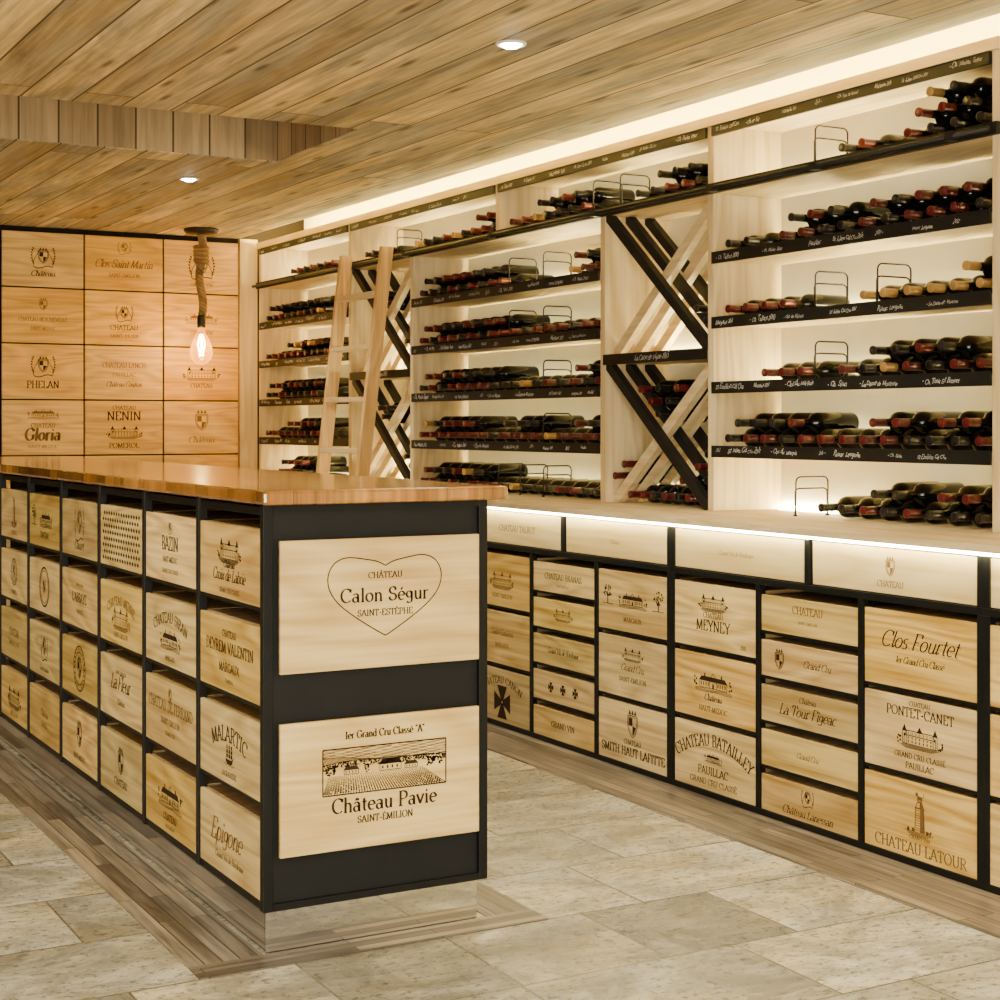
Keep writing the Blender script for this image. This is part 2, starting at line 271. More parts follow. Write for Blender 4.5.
# ------------------------------------------------------------------ lettering: a small didone pen font
G = {
'A':(.84,"L .04 0 .4 1;L .4 1 .78 0;L .16 .34 .66 .34;S .04 0 .2;S .78 0 .24"),
'B':(.76,"L .16 0 .16 1;L .05 1 .38 1;A .38 .76 .26 .24 90 -90;L .16 .52 .4 .52;A .38 .26 .3 .26 90 -90;L .05 0 .38 0"),
'C':(.86,"A .48 .5 .42 .5 45 315;L .79 .98 .79 .72"),
'D':(.9,"L .16 0 .16 1;L .05 1 .38 1;A .38 .5 .44 .5 90 -90;L .05 0 .38 0"),
'E':(.74,"L .16 0 .16 1;L .05 1 .64 1;L .16 .52 .5 .52;L .05 0 .67 0;L .64 1 .64 .78;L .67 0 .67 .24"),
'F':(.68,"L .16 0 .16 1;L .05 1 .62 1;L .16 .5 .48 .5;L .62 1 .62 .78;S .16 0 .24"),
'G':(.94,"A .48 .5 .42 .5 45 320;L .82 .42 .82 .06;S .82 .42 .24;L .79 .98 .79 .74"),
'H':(.94,"L .16 0 .16 1;L .77 0 .77 1;L .16 .52 .77 .52;S .16 0 .24;S .16 1 .24;S .77 0 .24;S .77 1 .24"),
'I':(.4,"L .19 0 .19 1;S .19 0 .26;S .19 1 .26"),
'J':(.5,"L .32 1 .32 .2;A .16 .2 .16 .2 0 -120;S .32 1 .24"),
'K':(.86,"L .16 0 .16 1;L .17 .42 .7 1;L .33 .58 .76 0;S .16 0 .24;S .16 1 .24;S .7 1 .2;S .78 0 .2"),
'L':(.7,"L .16 0 .16 1;L .05 0 .64 0;L .64 0 .64 .26;S .16 1 .24"),
'M':(1.04,"L .12 0 .16 1;L .16 1 .5 .04;L .5 .04 .86 1;L .86 1 .9 0;S .12 0 .2;S .9 0 .24"),
'N':(.92,"L .14 0 .14 1;L .14 1 .76 0;L .76 0 .76 1;S .14 0 .2;S .76 1 .22"),
'O':(.96,"A .47 .5 .42 .5 0 360"),
'P':(.74,"L .16 0 .16 1;L .05 1 .38 1;A .38 .73 .3 .27 90 -90;L .16 .46 .38 .46;S .16 0 .26"),
'Q':(.96,"A .47 .5 .42 .5 0 360;L .5 .12 .85 -.16"),
'R':(.84,"L .16 0 .16 1;L .05 1 .38 1;A .38 .75 .28 .25 90 -90;L .16 .5 .38 .5;L .42 .5 .74 0;S .16 0 .26;S .78 0 .16"),
'S':(.7,"A .36 .75 .26 .25 40 270;A .34 .25 .28 .25 90 -140;L .57 .95 .57 .74;L .1 .28 .1 .05"),
'T':(.78,"L .39 0 .39 1;L .05 1 .73 1;L .05 1 .05 .76;L .73 1 .73 .76;S .39 0 .26"),
'U':(.9,"L .16 1 .16 .3;A .45 .3 .29 .3 180 360;L .74 .3 .74 1;S .16 1 .24;S .74 1 .2"),
'V':(.84,"L .06 1 .42 0;L .42 0 .78 1;S .06 1 .22;S .78 1 .2"),
'W':(1.2,"L .06 1 .36 0;L .36 0 .6 1;L .6 1 .86 0;L .86 0 1.14 1;S .06 1 .22;S 1.14 1 .2"),
'X':(.84,"L .06 1 .76 0;L .06 0 .74 1;S .06 1 .2;S .76 0 .2"),
'Y':(.8,"L .05 1 .4 .45;L .75 1 .4 .45;L .4 .45 .4 0;S .05 1 .2;S .75 1 .2;S .4 0 .24"),
'Z':(.74,"L .08 1 .66 1;L .66 1 .06 0;L .06 0 .68 0;L .08 1 .08 .8;L .68 0 .68 .2"),
'a':(.62,"A .26 .18 .2 .18 0 360;L .48 .42 .48 0;A .28 .42 .2 .2 0 150;S .52 0 .1"),
'b':(.66,"L .14 0 .14 1;A .34 .31 .24 .31 0 360;S .1 1 .12"),
'c':(.56,"A .32 .31 .26 .31 50 310"),
'd':(.68,"L .54 0 .54 1;A .32 .31 .24 .31 0 360;S .5 1 .12;S .58 0 .1"),
'e':(.6,"L .08 .34 .54 .34;A .32 .31 .25 .31 5 310"),
'f':(.42,"L .2 0 .2 .8;A .36 .8 .16 .2 180 50;S .22 .61 .34;S .2 0 .22"),
'g':(.62,"A .28 .38 .21 .23 0 360;L .5 .6 .5 -.05;A .28 -.05 .22 .2 0 -150"),
'h':(.68,"L .14 0 .14 1;A .34 .38 .2 .24 180 0;L .54 .38 .54 0;S .14 0 .2;S .54 0 .18;S .1 1 .12"),
'i':(.34,"L .17 0 .17 .62;D .17 .86;S .17 0 .22;S .12 .62 .12"),
'j':(.34,"L .19 .62 .19 -.05;A .05 -.05 .14 .18 0 -100;D .19 .86"),
'k':(.64,"L .14 0 .14 1;L .15 .28 .5 .62;L .25 .38 .56 0;S .14 0 .2"),
'l':(.34,"L .17 0 .17 1;S .17 0 .22;S .12 1 .12"),
'm':(1.0,"L .14 0 .14 .62;A .32 .4 .18 .22 180 0;L .5 .4 .5 0;A .68 .4 .18 .22 180 0;L .86 .4 .86 0;S .14 0 .2;S .5 0 .18;S .86 0 .18"),
'n':(.68,"L .14 0 .14 .62;A .34 .38 .2 .24 180 0;L .54 .38 .54 0;S .14 0 .2;S .54 0 .18;S .1 .62 .1"),
'o':(.64,"A .31 .31 .26 .31 0 360"),
'p':(.66,"L .14 -.28 .14 .62;A .34 .31 .24 .31 0 360;S .14 -.28 .2"),
'q':(.66,"L .54 -.28 .54 .62;A .32 .31 .24 .31 0 360"),
'r':(.48,"L .14 0 .14 .62;A .32 .42 .18 .2 180 50;S .14 0 .22;S .1 .62 .1"),
's':(.5,"A .25 .46 .17 .16 40 270;A .24 .15 .18 .15 90 -140"),
't':(.42,"L .2 .84 .2 .14;A .31 .14 .11 .14 180 310;S .22 .61 .32"),
'u':(.68,"L .14 .62 .14 .22;A .33 .22 .19 .22 180 360;L .54 .62 .54 0;S .1 .62 .1;S .5 .62 .1;S .58 0 .1"),
'v':(.6,"L .05 .62 .3 0;L .3 0 .55 .62;S .05 .62 .16;S .55 .62 .14"),
'w':(.86,"L .05 .62 .25 0;L .25 0 .43 .62;L .43 .62 .62 0;L .62 0 .82 .62"),
'x':(.6,"L .06 .62 .54 0;L .06 0 .54 .62"),
'y':(.6,"L .05 .62 .3 0;L .55 .62 .2 -.28;S .05 .62 .16;S .55 .62 .14"),
'z':(.54,"L .06 .62 .48 .62;L .48 .62 .06 0;L .06 0 .5 0"),
'0':(.66,"A .32 .5 .25 .5 0 360"),'1':(.42,"L .22 0 .22 1;L .08 .84 .22 1;S .22 0 .26"),
'2':(.62,"A .3 .74 .22 .26 150 -30;L .5 .62 .06 0;L .06 0 .54 0"),'5':(.62,"L .14 1 .5 1;L .14 1 .14 .56;A .28 .3 .24 .3 120 -140"),
'-':(.44,"L .05 .33 .39 .33;L .05 .37 .39 .37;L .05 .41 .39 .41"),"'":(.24,"L .12 1 .1 .78"),'"':(.36,"L .1 1 .1 .78;L .24 1 .24 .78"),'.':(.26,"D .12 .05"),' ':(.36,""),
}
ACC = {'é':('e','a'),'É':('E','a'),'È':('E','g'),'è':('e','g'),'â':('a','c'),'Â':('A','c'),'û':('u','c')}
class Ink(MB):
    def __init__(s, W=.5, H=.2, y=-.0009):
        super().__init__(); s.W = W; s.H = H; s.y = y
    def strip(s, pts, ws):
        k = len(s.v); n = len(pts)
        for i, (x, z) in enumerate(pts):
            a = pts[max(i-1,0)]; b = pts[min(i+1,n-1)]
            dx, dz = b[0]-a[0], b[1]-a[1]; l = math.hypot(dx, dz) or 1e-9
            nx, nz = -dz/l, dx/l; w = ws[i]/2
            s.v.append((x+nx*w, s.y, z+nz*w)); s.v.append((x-nx*w, s.y, z-nz*w))
        for i in range(n-1): s.f.append((k+2*i, k+2*i+1, k+2*i+3, k+2*i+2))
    def line(s, pts, w, closed=False):
        if closed: pts = list(pts)+[pts[0]]
        for a, b in zip(pts[:-1], pts[1:]): s.strip([a, b], [w, w])
    def curve(s, pts, w): s.strip(pts, [w]*len(pts))
    def ell(s, cx, cz, rx, rz, w, a0=0, a1=360, n=36):
        s.curve([(cx+rx*math.cos(math.radians(a0+(a1-a0)*i/n)), cz+rz*math.sin(math.radians(a0+(a1-a0)*i/n))) for i in range(n+1)], w)
    def poly(s, pts):
        k = len(s.v); s.v += [(x, s.y, z) for x, z in pts]; s.f.append(tuple(range(k, k+len(pts))))
    def rect(s, x0, x1, z0, z1): s.poly([(x0,z0),(x1,z0),(x1,z1),(x0,z1)])
    def disc(s, cx, cz, r, n=12): s.poly([(cx+r*math.cos(2*pi*i/n), cz+r*math.sin(2*pi*i/n)) for i in range(n)])
def twidth(t): return sum(G.get(ACC.get(c,(c,0))[0], G[' '])[0]+.06 for c in t)
def text(k, t, cx, cz, h, maxw=None, shear=0, arc=None, wt=1.0, hand=False):
    items = []; x = 0; script = shear >= .2 and not hand
    for ch in t:
        base, acc = ACC.get(ch, (ch, None)); w, cmd = G.get(base, G[' '])
        items.append((x, base, acc, w, cmd)); x += w + (-.02 if (hand or script) else .06)
    tot = x*h; sx = 1.0
    if maxw and tot > maxw:
        sx = maxw/tot
        if sx < .8: h *= max(sx/.8, .6); tot = x*h; sx = min(1, maxw/tot)
    ox = -tot*sx/2 - shear*h*.35
    thick, thin = (.085*wt, .085*wt) if hand else (.165*wt, .05*wt)
    jit = [0, 1]
    def tr(p, q):
        q = q*jit[1] + jit[0]
        X = ox + p*h*sx + q*h*shear; Z = q*h
        if arc:
            a = X/arc; X = (arc+Z)*math.sin(a); Z = (arc+Z)*math.cos(a) - arc
        return (cx+X, cz+Z)
    def put(pts):
        ws = []; n = len(pts)
        for i in range(n):
            a = pts[max(i-1,0)]; b = pts[min(i+1,n-1)]
            an = math.atan2(b[1]-a[1], b[0]-a[0]); q = abs(math.sin(an - .22))
            ws.append((thin + (thick-thin)*q)*h*(.75+.25*sx))
        k.strip([tr(*p) for p in pts], ws)
    for n_, (x0, base, acc, w, cmd) in enumerate(items):
        if hand: jit[0] = .13*math.sin(n_*2.3+len(t)+cx*91); jit[1] = 1+.2*math.sin(n_*3.1+cx*57)
        for c in cmd.split(';'):
            p = c.split()
            if not p: continue
            v = [float(q) for q in p[1:]]
            if p[0] == 'L':
                a, b = (x0+v[0], v[1]), (x0+v[2], v[3])
                put([(a[0]+(b[0]-a[0])*i/3, a[1]+(b[1]-a[1])*i/3) for i in range(4)] if arc else [a, b])
            elif p[0] == 'S':
                if hand or script:
                    if base.islower() and v[1] == 0: put([(x0+v[0], .02), (x0+v[0]+.10, .03), (x0+v[0]+.18, .13)])   # joining stroke
                    elif base in 'ft' and v[1] > .5: put([(x0+v[0]-v[2]/2, v[1]), (x0+v[0]+v[2]/2, v[1])])
                else:
                    put([(x0+v[0]-v[2]*.6, v[1]), (x0+v[0]+v[2]*.6, v[1])])
                    q = .045 if v[1] < .3 else -.045          # little bracket joining serif and stem
                    put([(x0+v[0]-v[2]*.32, v[1]+q*.6), (x0+v[0]+v[2]*.32, v[1]+q*.6)])
            elif p[0] == 'D': k.disc(*tr(x0+v[0], v[1]), .085*h, 8)
            elif p[0] == 'A':
                n = max(6, int(abs(v[5]-v[4])/18))
                put([(x0+v[0]+v[2]*math.cos(math.radians(v[4]+(v[5]-v[4])*i/n)), v[1]+v[3]*math.sin(math.radians(v[4]+(v[5]-v[4])*i/n))) for i in range(n+1)])
        if acc:
            hz = 1.1 if base.isupper() else .74; mx = x0 + w*.5
            if acc == 'a': put([(mx-.05,hz),(mx+.1,hz+.18)])
            if acc == 'g': put([(mx+.05,hz),(mx-.1,hz+.18)])
            if acc == 'c': put([(mx-.13,hz),(mx,hz+.15)]); put([(mx,hz+.15),(mx+.13,hz)])

# emblems -------------------------------------------------------------
def e_chateau(k, cx, cz, s, rnd):
    w = .026*s + .0005; W = 1.05*s; h = .42*s; z = cz-.42*s
    k.line([(cx-W,z),(cx-W,z+h),(cx+W,z+h),(cx+W,z)], w, True)
    k.line([(cx-W*.96,z+h),(cx-W*.8,z+h+.24*s),(cx+W*.8,z+h+.24*s),(cx+W*.96,z+h)], w)
    for i in range(7): 
        q = cx - W*.72 + i*W*.24
        k.rect(q-.03*s, q+.03*s, z+.08*s, z+.2*s); k.rect(q-.03*s, q+.03*s, z+.26*s, z+.36*s)
        k.line([(q, z+h+.03*s),(q, z+h+.2*s)], w*.7)
    for sg in (-1, 1):
        q = cx + sg*W*.98
        k.line([(q-.13*s,z),(q-.13*s,z+.62*s),(q+.13*s,z+.62*s),(q+.13*s,z)], w, True)
        k.poly([(q-.16*s,z+.62*s),(q+.16*s,z+.62*s),(q,z+.95*s)]); k.rect(q-.04*s,q+.04*s,z+.35*s,z+.5*s)
    k.poly([(cx-.2*s,z+h+.2*s),(cx+.2*s,z+h+.2*s),(cx,z+h+.5*s)])
    for i in range(4): k.line([(cx-W*(1.3-.1*i), z-.05*s-i*.045*s),(cx+W*(1.25-.14*i), z-.05*s-i*.045*s)], w*.7)
    for sg in (-1,1):
        for i in range(7): k.disc(cx+sg*(W*1.2+rnd.uniform(0,.3)*s), z+rnd.uniform(.02,.36)*s, .06*s, 6)
def e_manor(k, cx, cz, s, rnd):
    w = .026*s + .0005; W = 1.15*s; h = .36*s; z = cz-.36*s
    k.line([(cx-W,z),(cx-W,z+h),(cx+W,z+h),(cx+W,z)], w, True)
    k.poly([(cx-W*1.04,z+h),(cx+W*1.04,z+h),(cx+W*.86,z+h+.22*s),(cx-W*.86,z+h+.22*s)])
    k.line([(cx-.3*s,z),(cx-.3*s,z+h+.1*s),(cx,z+h+.42*s),(cx+.3*s,z+h+.1*s),(cx+.3*s,z)], w*1.2)
    for q in (-.62,.62): k.rect(cx+q*W-.05*s, cx+q*W+.05*s, z+h+.2*s, z+h+.38*s)
    for q in (-.88,-.7,-.52,-.36,.36,.52,.7,.88): k.rect(cx+q*W-.04*s, cx+q*W+.04*s, z+.1*s, z+.28*s)
    k.rect(cx-.07*s, cx+.07*s, z, z+.24*s)
    for i in range(3): k.curve([(cx-W*1.35+q*W*.27, z-.07*s-i*.06*s+.02*s*math.sin(q+i)) for q in range(11)], w*.7)
    for i in range(12): k.disc(cx+(-1 if i % 2 else 1)*(W*1.18+rnd.uniform(0,.25)*s), z+rnd.uniform(.03,.5)*s, .065*s, 6)
def e_shield(k, cx, cz, s, rnd):
    w = .035*s+.0005
    def P(q): return [(cx-.36*s*q,cz+.4*s*q),(cx+.36*s*q,cz+.4*s*q),(cx+.36*s*q,cz-.05*s*q),(cx+.2*s*q,cz-.36*s*q),(cx,cz-.5*s*q),(cx-.2*s*q,cz-.36*s*q),(cx-.36*s*q,cz-.05*s*q)]
    k.line(P(1), w, True); k.line(P(.82), w*.7, True)
    k.poly([(cx-.26*s,cz+.3*s),(cx,cz+.3*s),(cx,cz-.02*s),(cx-.26*s,cz-.02*s)]); k.poly([(cx,cz-.02*s),(cx+.26*s,cz-.05*s),(cx+.1*s,cz-.32*s),(cx,cz-.4*s)])
    for i in (-1,0,1): k.poly([(cx+i*.2*s-.09*s,cz+.45*s),(cx+i*.2*s+.09*s,cz+.45*s),(cx+i*.2*s,cz+.66*s)])
def e_crest(k, cx, cz, s, rnd):
    e_shield(k, cx, cz, s*.75, rnd); w = .03*s
    for sg in (-1, 1):
        for j in range(7):
            a = j*.3 - .9; x = cx+sg*(.46*s+.1*s*math.cos(a*1.6)); z = cz+.5*s*math.sin(a)
            k.poly([(x,z-.05*s),(x+sg*.13*s,z+.05*s),(x+sg*.04*s,z+.1*s)])
        k.curve([(cx+sg*(.33*s+.2*s*math.cos(q*.5)), cz-.4*s+q*.16*s) for q in range(-1,6)], w)
    k.curve([(cx-.5*s+q*.1*s, cz-.58*s-.06*s*math.sin(q*.63)) for q in range(11)], w*1.6)
def e_ring(k, cx, cz, s, rnd):
    w = .03*s+.0004; k.ell(cx,cz,.55*s,.55*s,w); k.ell(cx,cz,.4*s,.4*s,w*.7)
    for i in range(22):
        a = 2*pi*i/22; k.line([(cx+.44*s*math.cos(a),cz+.44*s*math.sin(a)),(cx+.52*s*math.cos(a+.08),cz+.52*s*math.sin(a+.08))], w)
    e_shield(k, cx, cz, s*.5, rnd)
def e_tower(k, cx, cz, s, rnd):
    w = .028*s
    k.line([(cx-.19*s,cz-.5*s),(cx-.155*s,cz+.16*s)], w); k.line([(cx+.19*s,cz-.5*s),(cx+.155*s,cz+.16*s)], w)
    k.poly([(cx+.02*s,cz-.5*s),(cx+.19*s,cz-.5*s),(cx+.155*s,cz+.16*s),(cx+.02*s,cz+.16*s)])
    for i in range(9): k.line([(cx-.18*s,cz-.46*s+.07*s*i),(cx+.03*s,cz-.46*s+.07*s*i)], w*.6)
    k.rect(cx-.19*s, cx+.19*s, cz+.15*s, cz+.19*s)
    k.line([(cx-.15*s,cz+.19*s),(cx-.11*s,cz+.30*s),(cx,cz+.36*s),(cx+.11*s,cz+.30*s),(cx+.15*s,cz+.19*s)], w)
    k.poly([(cx,cz+.19*s),(cx+.15*s,cz+.19*s),(cx+.11*s,cz+.30*s),(cx,cz+.36*s)])
    k.poly([(cx-.09*s,cz+.42*s),(cx+.09*s,cz+.41*s),(cx+.11*s,cz+.50*s),(cx-.09*s,cz+.52*s)])
    for q in (-.08,-.03,.05,.09): k.line([(cx+q*s,cz+.34*s),(cx+q*s,cz+.44*s)], .028*s)
    k.disc(cx-.11*s, cz+.55*s, .06*s, 9); k.curve([(cx+.1*s,cz+.49*s),(cx+.17*s,cz+.52*s),(cx+.16*s,cz+.62*s)], w*.8)
    for i in range(4): k.line([(cx-(.6-.08*i)*s,cz-.52*s-.035*s*i),(cx+(.55-.1*i)*s,cz-.52*s-.035*s*i)], w*.7)
    for sg in (-1,1):
        for i in range(6): k.disc(cx+sg*(.24+rnd.random()*.25)*s, cz-.5*s+rnd.random()*.08*s, .04*s, 6)
def e_cross(k, cx, cz, s, rnd):
    for i in range(4):
        a = i*pi/2; c, d = math.cos(a), math.sin(a)
        k.poly([(cx+c*p-d*q, cz+d*p+c*q) for p, q in ((.03*s,-.06*s),(.5*s,-.3*s),(.5*s,.3*s),(.03*s,.06*s))])
def e_disc(k, cx, cz, s, rnd):
    k.ell(cx,cz,.5*s,.5*s,.05*s); text(k,'N',cx,cz-.14*s,.3*s); k.ell(cx,cz,.42*s,.42*s,.02*s)
def e_ship(k, cx, cz, s, rnd):
    w = .022*s
    k.poly([(cx-.48*s,cz-.16*s),(cx-.30*s,cz-.21*s),(cx+.30*s,cz-.21*s),(cx+.55*s,cz-.10*s),(cx+.40*s,cz-.36*s),(cx+.22*s,cz-.43*s),(cx-.22*s,cz-.43*s),(cx-.40*s,cz-.34*s)])
    k.line([(cx+.5*s,cz-.12*s),(cx+.78*s,cz+.04*s)], w)
    for i, q in enumerate((-.26,.04,.32)):
        top = .58*s-.12*s*abs(i-1)
        k.line([(cx+q*s,cz-.2*s),(cx+q*s,cz+top)], w)
        for j in range(3):
            z = cz-.12*s+j*.2*s; b = .125*s*(1-.17*j)
            k.poly([(cx+q*s-b,z),(cx+q*s,z-.02*s),(cx+q*s+b,z),(cx+q*s+b*.82,z+.08*s),(cx+q*s+b*.86,z+.15*s),(cx+q*s-b*.86,z+.15*s),(cx+q*s-b*.82,z+.08*s)])
    k.curve([(cx-.7*s+q*.1*s, cz-.46*s+.025*s*math.sin(q*1.6)) for q in range(15)], w)
def e_tree(k, cx, cz, s, rnd):
    for i in range(26):
        a = rnd.random()*2*pi; r = rnd.random()**.5*.4*s; k.disc(cx+r*math.cos(a), cz+.12*s+r*.8*math.sin(a), .055*s, 6)
    k.rect(cx-.04*s,cx+.04*s,cz-.5*s,cz); k.line([(cx-.5*s,cz-.5*s),(cx+.5*s,cz-.5*s)], .03*s)
def e_lattice(k, cx, cz, s, rnd):
    W, H = k.W*.9, k.H*.86; n = 15; m = 8
    for i in range(n):
        for j in range(m):
            x = -W/2 + W*(i+.5+(.5 if j % 2 else 0))/(n+.5); z = k.H/2 - H/2 + H*(j+.5)/m
            k.poly([(x-W/n*.36,z),(x,z-H/m*.40),(x+W/n*.36,z),(x,z+H/m*.40)])
def e_heart(k, cx, cz, s, rnd):
    pts = []; hw = .286*k.W; un = .61*k.H/29; zt = .855*k.H
    for i in range(97):
        t = 2*pi*i/96; sn = math.sin(t); X = 16*math.copysign(abs(sn)**1.8, sn)
        Z = 13*math.cos(t)-5*math.cos(2*t)-2*math.cos(3*t)-math.cos(4*t)
        if math.cos(t) > 0: Z += 3.6*math.exp(-(X/5.2)**2)
        pts.append((cx + hw*X/16, zt + (Z-12)*un))
    k.curve(pts, .0030)
def e_land(k, cx, cz, s, rnd):
    W = .31*k.W; H = .175*k.H; w = .0018
    k.line([(cx-W,cz-H),(cx+W,cz-H),(cx+W,cz+H),(cx-W,cz+H)], .0034, True)
    hill = lambda q: cz + H*(.22+.20*math.sin(q*2.4+.5)+.05*math.sin(q*9))
    hill2 = lambda q: cz + H*(.50+.14*math.sin(q*3.4+2)+.03*math.sin(q*13))
    for i in range(17):
        z = cz+H*(.96-.045*i); seg = []
        for q in range(41):
            zz = z+H*.02*math.sin(q*.8+i*2)
            if zz > hill2(q/40)+.001 and not (rnd.random() < .05): seg.append((cx-W+2*W*q/40, zz))
            else:
                if len(seg) > 1: k.curve(seg, .0010)
                seg = []
        if len(seg) > 1: k.curve(seg, .0010)
    for f in (hill, hill2): k.curve([(cx-W+2*W*q/40, f(q/40)) for q in range(41)], w)
    for i in range(110):
        q = i/110; x = cx-W+2*W*q; k.line([(x, hill2(q)),(x+.003, max(hill(q), hill2(q)-H*.32))], .0014)
    for i in range(420):
        q = rnd.random(); x = cx-W+2*W*q; z = hill(q)-rnd.random()*H*.22; k.disc(x, z, rnd.uniform(.0012,.0028), 6)
    for i in range(46):
        q = i/45; k.strip([(cx-W*.15+W*1.5*(q-.5), cz-H*.16),(cx-W+2*W*q, cz-H)], [.0007,.0022])
    for j in range(11):
        z = cz-H*(.2+.07*j)
        for i in range(46):
            if rnd.random() < .8:
                q = (i+.5)/46; f = (cz-H*.16-z)/(H*.84); x = (cx-W*.15+W*1.5*(q-.5))*(1-f)+(cx-W+2*W*q)*f
                k.disc(x, z, .0010+.0016*f, 5)
    for hx, hs in ((-.55,.020),(.08,.030),(.42,.018)):
        x = cx+W*hx; z = cz-H*.14
        k.line([(x-hs,z),(x+hs,z),(x+hs,z+hs*.55),(x-hs,z+hs*.55)], w, True); k.poly([(x-hs*1.1,z+hs*.55),(x+hs*1.1,z+hs*.55),(x+hs*.75,z+hs),(x-hs*.75,z+hs)])
        for j in range(4): k.rect(x-hs*.8+j*hs*.45, x-hs*.65+j*hs*.45, z+hs*.15, z+hs*.4)
    for tx in (-.92,-.84,-.3,.72,.8,.9):
        for i in range(14): k.disc(cx+W*tx+rnd.uniform(-.006,.006), cz+H*.02+rnd.uniform(-.008,.012), rnd.uniform(.0018,.0034), 6)
EMB = dict(chateau=e_chateau, manor=e_manor, shield=e_shield, crest=e_crest, ring=e_ring, tower=e_tower, cross=e_cross, disc=e_disc, ship=e_ship, tree=e_tree, lattice=e_lattice, heart=e_heart, land=e_land)
def T(s, v, h, mw=.82, sh=0, arc=None, u=0, wt=1): return lambda k, r: text(k, s, u*k.W, v*k.H, h*k.H, mw*k.W, sh, arc*k.W if arc else None, wt)
def E(kind, v=.5, h=.5, u=0): return lambda k, r: EMB[kind](k, u*k.W, v*k.H, h*k.H, r)
SMALL = ['GRAND CRU CLASSÉ', 'SAINT-EMILION', 'PAUILLAC', 'MARGAUX', 'GRAND VIN', 'SAINT-JULIEN', 'POMEROL', 'HAUT-MEDOC']
CURS = ['Grand Vin de Bordeaux', 'Château', 'Grand Cru', 'Saint-Emilion']
def SC(v, w=.5, h=.06, u=0):
    def f(k, r):
        if h <= .09: text(k, r.choice(SMALL), u*k.W, (v-h*.4)*k.H, h*k.H, w*k.W, 0, None, .85)
        else: text(k, r.choice(CURS), u*k.W, (v-h*.4)*k.H, h*k.H, w*k.W, .4, None, .7)
    return f

# ------------------------------------------------------------------ crates
cache = {}
def crate(name, label, loc, rz, W, H, D, ops, front='crate', ink='ink', group=None, cat='wine crate'):
    t = thing(name, label, cat, loc, rz, group)
    key = (round(W,3), round(H,3), round(D,3), front)
    if key not in cache:
        a = MB().box(-W/2, W/2, 0, .012, 0, H).mesh('front_panel', M[front])
        b = None
        if D > .03:
            m = MB(); th = .010
            m.box(-W/2+.001, W/2-.001, .0125, D, 0, th); m.box(-W/2+.001, -W/2+th, .0125, D, th, H-.012); m.box(W/2-th, W/2-.001, .0125, D, th, H-.012)
            m.box(-W/2+.001, W/2-.001, .0125, D, H-.012, H-.002); m.box(-W/2+th, W/2-th, D-th, D, th, H-.012)
            b = m.mesh('crate_body', M['crate_body'])
        else:
            b = MB().box(-W/2+.012, W/2-.012, .0125, D, .012, H-.012).mesh('backing_board', M['crate_body'])
        cache[key] = (a, b)
    a, b = cache[key]
    fp = link('front_panel', a, t, .002)
    link('crate_body' if D > .03 else 'backing_board', b, t)
    if ops:
        k = Ink(W, H); rn = random.Random(label)
        for f in ops: f(k, rn)
        link('printed_mark', k.mesh('printed_mark', M[ink]), fp)
    return t

# ================================================================== SETTING
CEIL = 2.53
YB = 10.0
struct('floor', MB().box(-2.0, 4.06, -1.6, YB+.2, -.1, 0), M['floor'])
struct('trim_1', MB().box(1.217, 1.41, 3.735, 8.45, 0, .003).box(2.04, 2.174, 3.735, 8.45, 0, .003).box(3.10, 3.40, 1.70, 9.98, 0, .003), M['floorwood_y'])
struct('trim_2', MB().box(1.217, 2.174, 3.64, 3.735, 0, .003), M['floorwood_x'])
struct('wall_back', MB().box(-2.0, 4.2, YB, YB+.15, 0, 2.9), M['dark'])
struct('wall_right', MB().box(4.062, 4.2, -1.6, YB, 0, 2.9), M['plaster'])
struct('wall_left', MB().box(-2.15, -2.0, -1.6, YB+.15, 0, 2.9), M['wallwood'])
cx0, cx1, cy0, cy1 = -.6, 2.70, 6.05, 6.99
CT = .004
cm = MB().box(-2.0, 3.60, -1.6, cy0, CEIL, CEIL+CT).box(-2.0, 3.60, cy1, YB, CEIL, CEIL+CT)
cm.box(-2.0, cx0, cy0, cy1, CEIL, CEIL+CT).box(cx1, 3.60, cy0, cy1, CEIL, CEIL+CT)
struct('ceiling', cm, M['ceiling'])
struct('trim_3', MB().box(cx0, cx1, cy1, cy1+.03, CEIL+CT, CEIL+.40).box(cx0, cx1, cy0-.03, cy0, CEIL+CT, CEIL+.40), M['coffer'])
struct('trim_4', MB().box(cx1, cx1+.03, cy0, cy1, CEIL+CT, CEIL+.40).box(cx0-.03, cx0, cy0, cy1, CEIL+CT, CEIL+.40), M['coffer_side'])
struct('trim_5', MB().box(cx0, cx1, cy0, cy1, CEIL+.40, CEIL+.43), M['coffer'])
struct('trim_6', MB().box(3.60, 4.062, -1.6, YB, CEIL+.16, CEIL+.20).box(3.585, 3.60, -1.6, YB, CEIL+CT, CEIL+.20), M['plaster'])
struct('trim_7', MB().box(3.598, 3.716, 9.955, 9.999, 0, 2.525), M['oak'])
struct('trim_8', MB().box(-2.0, 3.594, 9.970, 9.9995, 0, .776), M['wallwood'])

